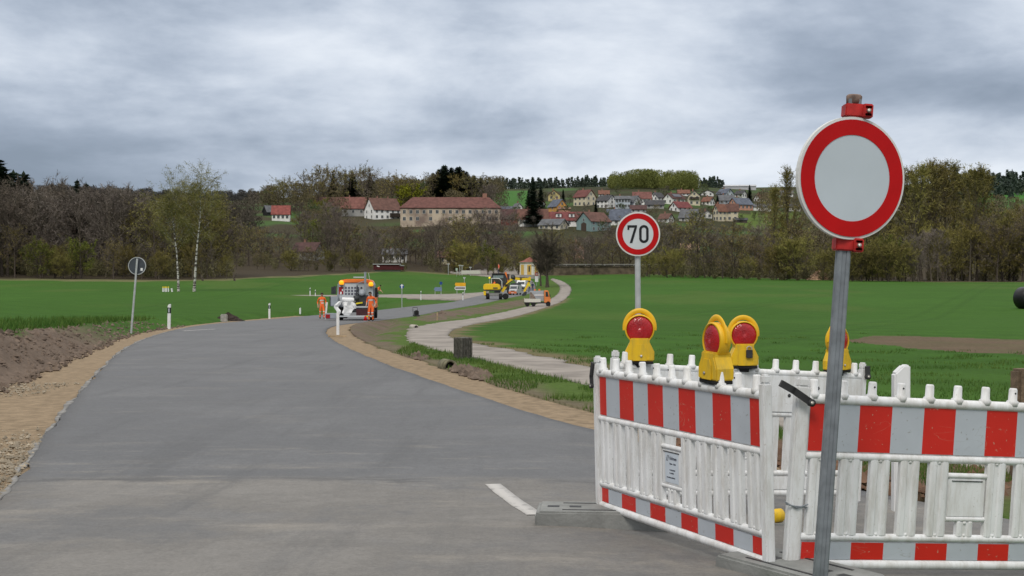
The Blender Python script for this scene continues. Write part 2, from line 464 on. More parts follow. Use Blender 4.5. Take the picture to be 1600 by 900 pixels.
# rough grass between road and path, and beside the path
strip = in_poly(GX, GY, np.vstack([verge_Ro, path_L[::-1]]))
blend(strip * 0.85, g_rough)
dP, _ = line_dist(GX, GY, path_R); blend((smooth(1.1, 0.2, dP + (fine - .5) * 1.0)) * ~pv * (GY < 160), c_straw * 0.9)
# the verge side of the strip: bare crumbly earth
dV, _ = line_dist(GX, GY, verge_Ro); blend(smooth(0.8, 0.1, dV + (fine - .5) * 1.1) * strip * 0.8, c_soil * 1.05)
dirt = smooth(1.75, 1.25, sB + (fine - .5) * .7) * (sB > -0.4) * (1 - smooth(34, 50, GY)); blend(dirt, c_soil)
dS = np.minimum(line_dist(GX, GY, np.vstack([soil_polys[0][0], soil_polys[0][0][:1]]))[0], line_dist(GX, GY, np.vstack([soil_polys[1][0], soil_polys[1][0][:1]]))[0])
for P, h, w in soil_polys: blend(in_poly(GX + (fine - .5) * 1.6, GY + (mid - .5) * 5, P) * (0.55 + .45 * smooth(.3, .6, fine)) , c_soil * 0.95)
for P in patch_polys: blend(in_poly(GX + (fine - .5) * 1.2, GY + (mid - .5) * 3, P) * (0.75 + .25 * fine), (0.125, 0.088, 0.062))
for P in strip_polys: blend(in_poly(GX + (fine - .5) * .5, GY + (fine - .5), P), c_soil * 0.9)
# bare earth mouth of the side track (right, behind the fence)
me_ = in_poly(GX, GY, np.vstack([road_R[:40:1], (path_L[:40:1])[::-1]]))
blend(me_ * (GX > 1.6) * smooth(0.35, .6, fine), (0.12, 0.08, 0.055))
# zone outside the photo behind the camera is grass as well
nT, nR = len(TH), len(RR)
idx = np.arange(nT * nR).reshape(nR, nT)
a = idx[:-1]; b = idx[1:]
ar = np.roll(a, -1, 1); br = np.roll(b, -1, 1)
quads = np.stack([a, ar, br, b], -1).reshape(-1, 4)[:, ::-1]
# close the small hole under the viewer
GXc = np.append(GX, 0.0); GYc = np.append(GY, 0.0); GZc = np.append(GZ, float(zfull(np.array([0.]), np.array([0.01]))[0]) - .16)
def np_mesh(name, co, faces, mats, smooth_=True, attr=None):
    me = bpy.data.meshes.new(name)
    k = faces.shape[1]
    me.vertices.add(len(co)); me.vertices.foreach_set('co', np.ascontiguousarray(co, np.float32).ravel())
    me.loops.add(faces.size); me.loops.foreach_set('vertex_index', np.ascontiguousarray(faces, np.int32).ravel())
    me.polygons.add(len(faces)); me.polygons.foreach_set('loop_start', np.arange(0, faces.size, k, dtype=np.int32))
    me.update(calc_edges=True)
    me.polygons.foreach_set('use_smooth', np.full(len(faces), smooth_))
    for mt in (mats if isinstance(mats, (list, tuple)) else [mats]): me.materials.append(mt)
    if attr is not None:
        nm, data = attr
        if data.ndim == 2:
            at_ = me.attributes.new(nm, 'FLOAT_COLOR', 'POINT')
            at_.data.foreach_set('color', np.c_[data, np.ones(len(data))].astype(np.float32).ravel())
        else:
            at_ = me.attributes.new(nm, 'FLOAT', 'POINT'); at_.data.foreach_set('value', data.astype(np.float32))
    me.validate(); return me
def np_obj(name, *a, **k):
    me = np_mesh(name, *a, **k); o = bpy.data.objects.new(name, me); COL.objects.link(o); return o

def ground_material():
    m = bpy.data.materials.new('ground'); m.use_nodes = True
    t = m.node_tree; L = t.links.new; N = t.nodes.new; b = t.nodes['Principled BSDF']
    b.inputs['Roughness'].default_value = 0.95; b.inputs['Specular IOR Level'].default_value = 0.08
    at_ = N('ShaderNodeAttribute'); at_.attribute_name = 'land'
    g = N('ShaderNodeNewGeometry')
    def noise(s, d, r=.6):
        n = N('ShaderNodeTexNoise'); n.inputs['Scale'].default_value = s; n.inputs['Detail'].default_value = d; n.inputs['Roughness'].default_value = r
        L(g.outputs['Position'], n.inputs['Vector']); return n.outputs['Fac']
    a1, a2, a3 = noise(0.6, 6, .65), noise(7, 5, .7), noise(40, 3, .7)
    def mad(a_, k):
        q = N('ShaderNodeMath'); q.operation = 'MULTIPLY_ADD'; L(a_, q.inputs[0]); q.inputs[1].default_value = k; q.inputs[2].default_value = 1 - k * .5; return q.outputs[0]
    def mul(a_, b_):
        q = N('ShaderNodeMath'); q.operation = 'MULTIPLY'; L(a_, q.inputs[0]); L(b_, q.inputs[1]); return q.outputs[0]
    f = mul(mul(mad(a1, .55), mad(a2, 1.1)), mad(a3, .8))
    vm = N('ShaderNodeVectorMath'); vm.operation = 'SCALE'; L(at_.outputs['Color'], vm.inputs[0]); L(f, vm.inputs['Scale'])
    L(vm.outputs[0], b.inputs['Base Color'])
    bp = N('ShaderNodeBump'); bp.inputs['Strength'].default_value = 0.55; bp.inputs['Distance'].default_value = 0.05
    L(a2, bp.inputs['Height'])
    bp2 = N('ShaderNodeBump'); bp2.inputs['Strength'].default_value = 0.4; bp2.inputs['Distance'].default_value = 0.01
    L(a3, bp2.inputs['Height']); L(bp.outputs[0], bp2.inputs['Normal']); L(bp2.outputs[0], b.inputs['Normal'])
    return m
MG = ground_material()
fan = np.array([[nT * nR, i, (i + 1) % nT, (i + 1) % nT] for i in range(nT)])
ground_o = np_obj('ground', np.c_[GX, GY, GZ], quads, MG, attr=('land', LC))
tag(ground_o, kind='structure')

# ------------------------------------------------------------------ road, verges, path
def nodes_of(m): t = m.node_tree; return t, t.links.new, t.nodes.new, t.nodes['Principled BSDF']
def asphalt_material(name, base, old, sand):
    m = bpy.data.materials.new(name); m.use_nodes = True
    t, L, N, b = nodes_of(m)
    b.inputs['Specular IOR Level'].default_value = 0.25
    g = N('ShaderNodeNewGeometry'); sp = N('ShaderNodeSeparateXYZ'); L(g.outputs['Position'], sp.inputs[0])
    def noise(s, d=5, r=.6, sc=(1, 1, 1), loc=(0, 0, 0)):
        mp = N('ShaderNodeMapping'); mp.inputs['Scale'].default_value = sc; mp.inputs['Location'].default_value = loc; L(g.outputs['Position'], mp.inputs[0])
        n = N('ShaderNodeTexNoise'); n.inputs['Scale'].default_value = s; n.inputs['Detail'].default_value = d; n.inputs['Roughness'].default_value = r
        L(mp.outputs[0], n.inputs['Vector']); return n.outputs['Fac']
    def mth(op, a_, b_=None, c_=None, cl=False):
        q = N('ShaderNodeMath'); q.operation = op; q.use_clamp = cl
        for i, s_ in enumerate((a_, b_, c_)):
            if s_ is None: continue
            if isinstance(s_, (int, float)): q.inputs[i].default_value = s_
            else: L(s_, q.inputs[i])
        return q.outputs[0]
    def rng_(x, a_, b_, c_=0., d_=1.):
        q = N('ShaderNodeMapRange'); q.interpolation_type = 'SMOOTHSTEP'; L(x, q.inputs['Value'])
        for k, v_ in zip(('From Min', 'From Max', 'To Min', 'To Max'), (a_, b_, c_, d_)): q.inputs[k].default_value = v_
        return q.outputs[0]
    def mix(f, A, B):
        q = N('ShaderNodeMix'); q.data_type = 'RGBA'; L(f, q.inputs[0])
        for i, s_ in ((6, A), (7, B)):
            if isinstance(s_, tuple): q.inputs[i].default_value = (*s_, 1)
            else: L(s_, q.inputs[i])
        return q.outputs[2]
    grain = noise(45, 6, .85); patch = noise(0.33, 8, .68); streak = noise(0.9, 9, .72, (0.5, 1.3, 1)); spots = noise(5.5, 8, .75, loc=(3, 1, 0))
    # the older, lighter surfacing in front of the joint
    y_j = mth('ADD', sp.outputs[1], mth('MULTIPLY', mth('SUBTRACT', noise(1.4, 4), .5), 0.8))
    f_old = rng_(y_j, 10.9, 10.2)
    c = mix(f_old, base, old)
    c = mix(mth('MULTIPLY', rng_(patch, .46, .60), .55), c, tuple(x * 1.32 for x in base))
    c = mix(mth('MULTIPLY', rng_(streak, .52, .66), mth('MULTIPLY_ADD', f_old, .45, .16)), c, sand)
    old_p = noise(0.55, 9, .7, (1, .8, 1), (2, 9, 0))
    c = mix(mth('MULTIPLY', mth('MULTIPLY', rng_(old_p, .50, .60), f_old), .55), c, tuple(x * 1.28 for x in old))
    c = mix(mth('MULTIPLY', mth('MULTIPLY', rng_(old_p, .47, .38), f_old), .5), c, base)
    # fine pale dust near the joint
    band = mth('MULTIPLY', rng_(sp.outputs[1], 9.0, 10.5), rng_(sp.outputs[1], 14.5, 12.0))
    dust = noise(2.4, 7, .75, (0.35, 1.5, 1), (5, 2, 0))
    c = mix(mth('MULTIPLY', mth('MULTIPLY', rng_(dust, .55, .68), band), .55), c, sand)
    c = mix(mth('MULTIPLY', rng_(spots, .60, .74), .45), c, tuple(x * .6 for x in base))
    trk = noise(1.0, 8, .7, (1.5, .12, 1), (7, 0, 0))
    seam = mth('MULTIPLY', rng_(y_j, 10.35, 10.5), rng_(y_j, 10.72, 10.56))
    c = mix(mth('MULTIPLY', seam, mth('MULTIPLY', rng_(dust, .42, .6), .6)), c, tuple(x * .55 for x in base))
    c = mix(mth('MULTIPLY', rng_(trk, .50, .68), .38), c, tuple(x * .70 for x in base))
    sc = N('ShaderNodeVectorMath'); sc.operation = 'SCALE'; L(c, sc.inputs[0]); L(mth('MULTIPLY', mth('MULTIPLY_ADD', grain, 1.3, .35), mth('MULTIPLY_ADD', noise(11, 6, .75, loc=(1, 7, 0)), .55, .725)), sc.inputs['Scale'])
    L(sc.outputs[0], b.inputs['Base Color'])
    L(rng_(patch, .3, .7, .62, .85), b.inputs['Roughness'])
    bp = N('ShaderNodeBump'); bp.inputs['Strength'].default_value = .5; bp.inputs['Distance'].default_value = .006; L(grain, bp.inputs['Height'])
    L(bp.outputs[0], b.inputs['Normal'])
    return m
ASPH = asphalt_material('asphalt', (0.120, 0.123, 0.128), (0.168, 0.161, 0.150), (0.265, 0.246, 0.216))
SAND = M('crushed_sand', (0.255, 0.195, 0.130), .95, scale=7, var=.32, bump=.8, coord='World', detail=10, spec=.1, lo=.25, hi=.75)
PATH = M('path_tarmac', (0.265, 0.240, 0.215), .9, scale=1.3, var=.22, bump=.3, coord='World', detail=8, spec=.15)
EDGE = M('road_edge', (0.21, 0.205, 0.195), .9, scale=5, var=.3, bump=.4, coord='World')
def drape(name, A, B, n, m, off, mat, jitter=(0, 0), skirt=0.14, zf=zbase):
    A = resample(A, n); B = resample(B, n)
    def jit(P, k, sd):
        if not k: return P
        t = np.gradient(P, axis=0); t /= np.hypot(*t.T)[:, None] + 1e-9; nrm = np.stack([-t[:, 1], t[:, 0]], 1)
        s = np.concatenate([[0], np.cumsum(np.hypot(*np.diff(P, axis=0).T))])
        w = (vnoise(s, s * 0 + 3, .9, sd) - .5) + .6 * (vnoise(s, s * 0 + 9, .25, sd + 1) - .5)
        return P + nrm * (w * k)[:, None]
    A = jit(A, jitter[0], 51); B = jit(B, jitter[1], 77)
    ts = np.linspace(0, 1, m + 1)
    P = A[:, None] * (1 - ts)[None, :, None] + B[:, None] * ts[None, :, None]
    z = zf(P[..., 0].ravel(), P[..., 1].ravel()).reshape(n, m + 1) + off
    co = np.concatenate([P, z[..., None]], -1)
    lo = co[:, [0]].copy(); lo[..., 2] -= skirt; ro = co[:, [-1]].copy(); ro[..., 2] -= skirt
    co = np.concatenate([lo, co, ro], 1); k = m + 3
    id_ = np.arange(n * k).reshape(n, k)
    q = np.stack([id_[:-1, :-1], id_[:-1, 1:], id_[1:, 1:], id_[1:, :-1]], -1).reshape(-1, 4)
    o = np_obj(name, co.reshape(-1, 3), q, mat)
    bm = bmesh.new(); bm.from_mesh(o.data); bmesh.ops.recalc_face_normals(bm, faces=bm.faces)
    up_ = sum(f.normal.z for f in bm.faces)
    if up_ < 0: bmesh.ops.reverse_faces(bm, faces=bm.faces)
    bm.to_mesh(o.data); bm.free()
    return tag(o, kind='structure')
drape('road', road_L, road_R, 900, 24, 0.0, ASPH, (0.10, 0.05))
# the wide old asphalt around the viewer, joined to the road (both sheets 4 mm apart)
co = np.array([[x, y] for y in np.linspace(-25, float(road_L[0, 1]) + .6, 60) for x in np.linspace(-4.5, 9.1, 40)])
zz = zbase(co[:, 0], co[:, 1]) - 0.004
id_ = np.arange(2400).reshape(60, 40)
o = np_obj('road_approach', np.c_[co, zz], np.stack([id_[:-1, :-1], id_[:-1, 1:], id_[1:, 1:], id_[1:, :-1]], -1).reshape(-1, 4), ASPH); tag(o, kind='structure')
nv = min(len(verge_Lo), len(road_L))
iL = np.argmin(np.hypot(*(road_L - verge_Lo[-1]).T))
drape('verge', road_L[:iL + 1] + np.array([0.12, 0]), verge_Lo, 420, 8, -0.025, SAND, (0.0, 0.25))
i0 = np.argmin(np.hypot(*(road_R - verge_Ro[0]).T)); i1 = np.argmin(np.hypot(*(road_R - verge_Ro[-1]).T))
drape('verge', road_R[i0:i1 + 1], verge_Ro, 520, 8, -0.025, SAND, (0.0, 0.22))
drape('path', path_L, path_R, 700, 8, 0.01, PATH, (0.30, 0.30))
drape('side_road', side_T, side_B, 200, 4, -0.008, PATH)
drape('upper_road', upper_T, upper_B, 80, 4, 0.02, PATH)
# pale ragged lip along the left edge of the new asphalt
sl = resample(road_L, 900)
k0 = np.argmin(np.abs(sl[:, 1] - 9.5)); k1 = np.argmin(np.hypot(sl[:, 0] - ray(330, 506).x, sl[:, 1] - ray(330, 506).y))
lipA = sl[k0:k1]; t_ = np.gradient(lipA, axis=0); t_ /= np.hypot(*t_.T)[:, None]; nr = np.stack([-t_[:, 1], t_[:, 0]], 1)
drape('road_edge', lipA + nr * 0.03, lipA - nr * 0.015, 420, 2, 0.004, EDGE, (0.10, 0.07), skirt=0.05)
# worn dash of the old centre marking
MARK = M('road_paint', (0.40, 0.39, 0.375), .8, var=.2, scale=11, coord='World', col2=(0.22, 0.215, 0.21), lo=.30, hi=.42, detail=9)
p0, p1 = ray(770, 757), ray(836, 805)
dv = (p1 - p0); dv.z = 0; ln = dv.length; dv.normalize(); nv_ = Vector((-dv.y, dv.x, 0)) * .062
drape('road_marking', np.array([[*(p0 + nv_)[:2]], [*(p1 + nv_)[:2]]]), np.array([[*(p0 - nv_)[:2]], [*(p1 - nv_)[:2]]]), 40, 2, 0.005, MARK, (0.012, 0.012), skirt=0.003)
for (qa, qb, w_) in (((285, 517.2), (335, 514.4), .07),):
    p0, p1 = ray(*qa), ray(*qb); dv = (p1 - p0); dv.z = 0; dv.normalize(); nv_ = Vector((-dv.y, dv.x, 0)) * w_
    drape('road_marking', np.array([[*(p0 + nv_)[:2]], [*(p1 + nv_)[:2]]]), np.array([[*(p0 - nv_)[:2]], [*(p1 - nv_)[:2]]]), 30, 2, 0.005, MARK, (0.03, 0.03), skirt=0.003)

# ------------------------------------------------------------------ grass blades where the photo is near enough to show them
def blades(n_try, region, hmin, hmax, wid, seed):
    r = np.random.default_rng(seed)
    x0, x1, y0, y1 = region['box']
    # more of them near the camera
    y = y0 * (y1 / y0) ** r.random(n_try); x = x0 + (x1 - x0) * r.random(n_try)
    ok = region['f'](x, y); x, y = x[ok], y[ok]
    return x, y, hmin + (hmax - hmin) * r.random(len(x)) ** 1.6, np.full(len(x), wid)
def strip_f(x, y):
    dv_, _ = line_dist(x, y, verge_Ro); keep = in_poly(x, y, np.vstack([verge_Ro, path_L[::-1]])) & ~paved(x, y) & ~verged(x, y)
    bare = np.zeros(len(x), bool)
    for P in strip_polys + [soil_polys[0][0], soil_polys[1][0]]: bare |= in_poly(x, y, P)
    thin = vnoise(x, y, .9, 31) + .35 * np.clip(dv_ / 1.2, 0, 1)
    return keep & ~bare & (thin > .55)
def left_f(x, y):
    s = bank_s(x, y); return (s > 1.15 + .5 * vnoise(x, y, .6, 32)) & (vnoise(x, y, .7, 35) > .25 + .75 * np.clip((s - 1) / 9, 0, 1))
def right_f(x, y):
    d_, sg = line_dist(x, y, path_R); return (sg > 0) if False else (~paved(x, y) & ~in_poly(x, y, np.vstack([verge_Ro, path_L[::-1]])) & ~verged(x, y) & (x > path_R[:, 0].min()) & (vnoise(x, y, .8, 36) > .3 + .7 * (y - 12) / 38) & ~in_poly(x, y, patch_polys[0]) & (bank_s(x, y) < 0))
sets = [blades(150000, dict(box=(-3, 5, 10, 62), f=strip_f), .03, .11, .012, 1),
        blades(120000, dict(box=(-22, -4, 14, 62), f=left_f), .08, .30, .014, 2),
        blades(130000, dict(box=(-2, 17, 12, 50), f=right_f), .03, .085, .012, 3)]
X = np.concatenate([s[0] for s in sets]); Y = np.concatenate([s[1] for s in sets]); Hh = np.concatenate([s[2] for s in sets]); Wd = np.concatenate([s[3] for s in sets])
kind_ = np.concatenate([np.full(len(s[0]), i) for i, s in enumerate(sets)])
Wd = Wd * (0.6 + Y / 22)           # blades stand in small bunches that read wider with distance
Zg = zfull(X, Y); ang = rng.random(len(X)) * 6.283; lean = rng.normal(0, .35, (len(X), 2)) * Hh[:, None]
ca, sa = np.cos(ang) * Wd / 2, np.sin(ang) * Wd / 2
V0 = np.c_[X - ca, Y - sa, Zg - .03]; V1 = np.c_[X + ca, Y + sa, Zg - .03]; V2 = np.c_[X + lean[:, 0], Y + lean[:, 1], Zg + Hh]
co = np.stack([V0, V1, V2], 1).reshape(-1, 3); tint = np.repeat(np.clip(vnoise(X, Y, 1.7, 41) * .8 + rng.normal(0, .2, len(X)) + (kind_ == 0) * .22, 0, 1), 3)
GRASS = foliage_mat('grass_blade', (0.040, 0.094, 0.014), (0.098, 0.140, 0.030))
go = np_obj('grass', co, np.arange(len(co)).reshape(-1, 3), GRASS, smooth_=False, attr=('tint', tint))
tag(go, 'short green grass on the field edges and between road and path', 'grass', kind='stuff')
# clods and stones on the bank, ditch and verges
def clods(n, region, f, smin, smax, seed, name, mat, label, cat):
    r = np.random.default_rng(seed); x0, x1, y0, y1 = region
    y = y0 * (y1 / y0) ** r.random(n); x = x0 + (x1 - x0) * r.random(n); ok = f(x, y); x, y = x[ok], y[ok]
    z = zfull(x, y); s = smin + (smax - smin) * r.random(len(x)) ** 3
    base = np.array([[1, 0, 0], [-.5, .87, 0], [-.5, -.87, 0], [0, 0, .75], [.2, .1, -.6]])
    rot = r.random(len(x)) * 6.28; c_, s_ = np.cos(rot), np.sin(rot)
    B = base[None] * (1 + r.normal(0, .25, (len(x), 5, 3))) * s[:, None, None]
    Bx = B[..., 0] * c_[:, None] - B[..., 1] * s_[:, None] + x[:, None]; By = B[..., 0] * s_[:, None] + B[..., 1] * c_[:, None] + y[:, None]; Bz = B[..., 2] + z[:, None]
    co = np.stack([Bx, By, Bz], -1).reshape(-1, 3)
    fc = np.array([[0, 1, 3], [1, 2, 3], [2, 0, 3], [1, 0, 4], [2, 1, 4], [0, 2, 4]]); F = (fc[None] + 5 * np.arange(len(x))[:, None, None]).reshape(-1, 3)
    o = np_obj(name, co, F, mat, smooth_=False); tag(o, label, cat, kind='stuff')
SOIL = M('clod_soil', (0.145, 0.110, 0.086), .95, scale=3, var=.35, coord='World')
STONE = M('gravel_stone', (0.29, 0.25, 0.19), .9, scale=4, var=.35, coord='World')
clods(26000, (-16, -4, 11, 60), lambda x, y: (bank_s(x, y) > -.25) & (bank_s(x, y) < 1.7), .012, .10, 5, 'soil_clods', SOIL, 'brown earth clods on the bank left of the road', 'soil')
clods(16000, (-3, 3.5, 10, 60), lambda x, y: in_poly(x, y, soil_polys[0][0]) | in_poly(x, y, strip_polys[0]) | in_poly(x, y, strip_polys[1]), .03, .12, 6, 'soil_clods', SOIL, 'brown earth clods in the ditch right of the road', 'soil')
clods(30000, (-9, -3, 8.5, 22), lambda x, y: in_poly(x, y, POLYS['vl']) & (vnoise(x, y, 1.6, 44) + .5 * smooth(19, 9, y) + .5 * (vnoise(x, y, .11, 46) - .5) > .66), .006, .035, 8, 'gravel', STONE, 'loose pale gravel on the sandy verge', 'gravel')
clods(5000, (1.5, 6, 9.5, 18), lambda x, y: ~paved(x, y) & (vnoise(x, y, 1.0, 45) > .5), .02, .09, 9, 'soil_clods', M('red_soil', (0.16, 0.095, 0.062), .95, scale=3, var=.3), 'reddish earth clods behind the barrier fence', 'soil')
# ------------------------------------------------------------------ shared paints
def worn_plastic(name, col, dirt=(0.30, 0.27, 0.22), rough=.45):
    m = M(name, col, rough, var=.04, scale=3, detail=8, spec=.35)
    t, L, N, b = nodes_of(m)
    src = b.inputs['Base Color'].links[0].from_socket
    tc = N('ShaderNodeTexCoord')
    n = N('ShaderNodeTexNoise'); n.inputs['Scale'].default_value = 9; n.inputs['Detail'].default_value = 9; n.inputs['Roughness'].default_value = .72
    mp = N('ShaderNodeMapping'); mp.inputs['Scale'].default_value = (1.6, 1.6, .35); L(tc.outputs['Object'], mp.inputs[0]); L(mp.outputs[0], n.inputs['Vector'])
    r = N('ShaderNodeValToRGB'); r.color_ramp.elements[0].position = .44; r.color_ramp.elements[0].color = (0, 0, 0, 1); r.color_ramp.elements[1].position = .74; r.color_ramp.elements[1].color = (.9, .9, .9, 1)
    L(n.outputs['Fac'], r.inputs[0])
    n2 = N('ShaderNodeTexNoise'); n2.inputs['Scale'].default_value = 60; n2.inputs['Detail'].default_value = 3; L(tc.outputs['Object'], n2.inputs['Vector'])
    r2 = N('ShaderNodeValToRGB'); r2.color_ramp.elements[0].position = .64; r2.color_ramp.elements[0].color = (0, 0, 0, 1); r2.color_ramp.elements[1].position = .72; r2.color_ramp.elements[1].color = (.6, .6, .6, 1)
    L(n2.outputs['Fac'], r2.inputs[0])
    ad = N('ShaderNodeMath'); ad.operation = 'MAXIMUM'; L(r.outputs[0], ad.inputs[0]); L(r2.outputs[0], ad.inputs[1])
    mx = N('ShaderNodeMix'); mx.data_type = 'RGBA'; L(ad.outputs[0], mx.inputs[0]); L(src, mx.inputs[6]); mx.inputs[7].default_value = (*dirt, 1)
    L(mx.outputs[2], b.inputs['Base Color'])
    return m
WHITE = worn_plastic('white_plastic', (0.74, 0.755, 0.77), (0.45, 0.43, 0.39))
def sheeting(name, col, scratch):
    """retro-reflective sheeting with scuffs and scratches"""
    m = M(name, col, .38, var=.05, scale=5, spec=.4)
    t, L, N, b = nodes_of(m); src = b.inputs['Base Color'].links[0].from_socket; tc = N('ShaderNodeTexCoord')
    w = N('ShaderNodeTexNoise'); w.inputs['Scale'].default_value = 3.2; w.inputs['Detail'].default_value = 2; w.inputs['Distortion'].default_value = 1.0
    mp = N('ShaderNodeMapping'); mp.inputs['Rotation'].default_value = (.3, .5, .2); mp.inputs['Scale'].default_value = (1, 1, 3.0); L(tc.outputs['Object'], mp.inputs[0]); L(mp.outputs[0], w.inputs['Vector'])
    r = N('ShaderNodeValToRGB'); e0, e1 = r.color_ramp.elements; e0.position = .492; e0.color = (0, 0, 0, 1); e1.position = .497; e1.color = (1, 1, 1, 1)
    e = r.color_ramp.elements.new(.503); e.color = (0, 0, 0, 1); L(w.outputs['Fac'], r.inputs[0])
    g = N('ShaderNodeTexNoise'); g.inputs['Scale'].default_value = 5; g.inputs['Detail'].default_value = 4; L(tc.outputs['Object'], g.inputs['Vector'])
    rg = N('ShaderNodeValToRGB'); rg.color_ramp.elements[0].position = .52; rg.color_ramp.elements[0].color = (0, 0, 0, 1); rg.color_ramp.elements[1].position = .60; rg.color_ramp.elements[1].color = (.8, .8, .8, 1); L(g.outputs['Fac'], rg.inputs[0])
    s = N('ShaderNodeTexNoise'); s.inputs['Scale'].default_value = 55; s.inputs['Detail'].default_value = 2; L(tc.outputs['Object'], s.inputs['Vector'])
    rs = N('ShaderNodeValToRGB'); rs.color_ramp.elements[0].position = .70; rs.color_ramp.elements[0].color = (0, 0, 0, 1); rs.color_ramp.elements[1].position = .74; rs.color_ramp.elements[1].color = (.8, .8, .8, 1); L(s.outputs['Fac'], rs.inputs[0])
    q = N('ShaderNodeMath'); q.operation = 'MULTIPLY'; L(r.outputs[0], q.inputs[0]); L(rg.outputs[0], q.inputs[1])
    q2 = N('ShaderNodeMath'); q2.operation = 'MAXIMUM'; L(q.outputs[0], q2.inputs[0]); L(rs.outputs[0], q2.inputs[1])
    mx = N('ShaderNodeMix'); mx.data_type = 'RGBA'; L(q2.outputs[0], mx.inputs[0]); L(src, mx.inputs[6]); mx.inputs[7].default_value = (*scratch, 1)
    L(mx.outputs[2], b.inputs['Base Color']); return m
RED_S = sheeting('red_sheeting', (0.56, 0.022, 0.014), (0.45, 0.28, 0.2))
SIL_S = sheeting('silver_sheeting', (0.44, 0.48, 0.53), (0.30, 0.31, 0.31))
GALV = M('galvanised_steel', (0.215, 0.238, 0.262), .5, var=.18, scale=14, metal=.35, spec=.5, detail=8)
GALV_L = M('pale_grey_steel', (0.46, 0.48, 0.49), .5, var=.1, scale=8, metal=.2)
DARK = M('dark_plastic', (0.035, 0.036, 0.038), .55, var=.25, scale=12)
BLACK = M('black_rubber', (0.014, 0.014, 0.015), .75, var=.3, scale=10)
BLACKP = M('black_sheeting', (0.012, 0.014, 0.017), .5, var=.1)
S_RED = M('sign_red', (0.46, 0.005, 0.007), .45, var=.09, scale=4, spec=.18)
S_WHITE = M('sign_white', (0.50, 0.565, 0.62), .4, var=.035, scale=3.5, detail=7)
S_RIM = M('sign_rim', (0.66, 0.67, 0.66), .45, var=.05)
CLAMP = M('red_clamp', (0.42, 0.022, 0.02), .5, var=.25, scale=16)
FOOT = M('recycled_plastic', (0.225, 0.232, 0.225), .8, var=.16, scale=7, bump=.25, detail=8)
BOLT = M('bolt_steel', (0.42, 0.40, 0.36), .4, metal=.7, var=.2, scale=30)
YEL = M('yellow_plastic', (0.72, 0.42, 0.012), .42, var=.07, scale=7, spec=.4, detail=8)
YEL2 = worn_plastic('yellow_plastic_worn', (0.74, 0.47, 0.015), (0.42, 0.30, 0.05))
LENS = M('red_lens', (0.36, 0.008, 0.012), .16, var=.35, scale=9, spec=.6)
def lens_ribs(m):
    t, L, N, b = nodes_of(m); tc = N('ShaderNodeTexCoord'); v = N('ShaderNodeTexVoronoi'); v.inputs['Scale'].default_value = 85; L(tc.outputs['Object'], v.inputs['Vector'])
    bp = N('ShaderNodeBump'); bp.inputs['Strength'].default_value = .55; bp.inputs['Distance'].default_value = .003; L(v.outputs['Distance'], bp.inputs['Height']); L(bp.outputs[0], b.inputs['Normal'])
lens_ribs(LENS)
INK = M('dark_print', (0.03, 0.035, 0.06), .6, var=.1)
PAPER = M('sticker_paper', (0.56, 0.62, 0.69), .5, var=.06, scale=8)

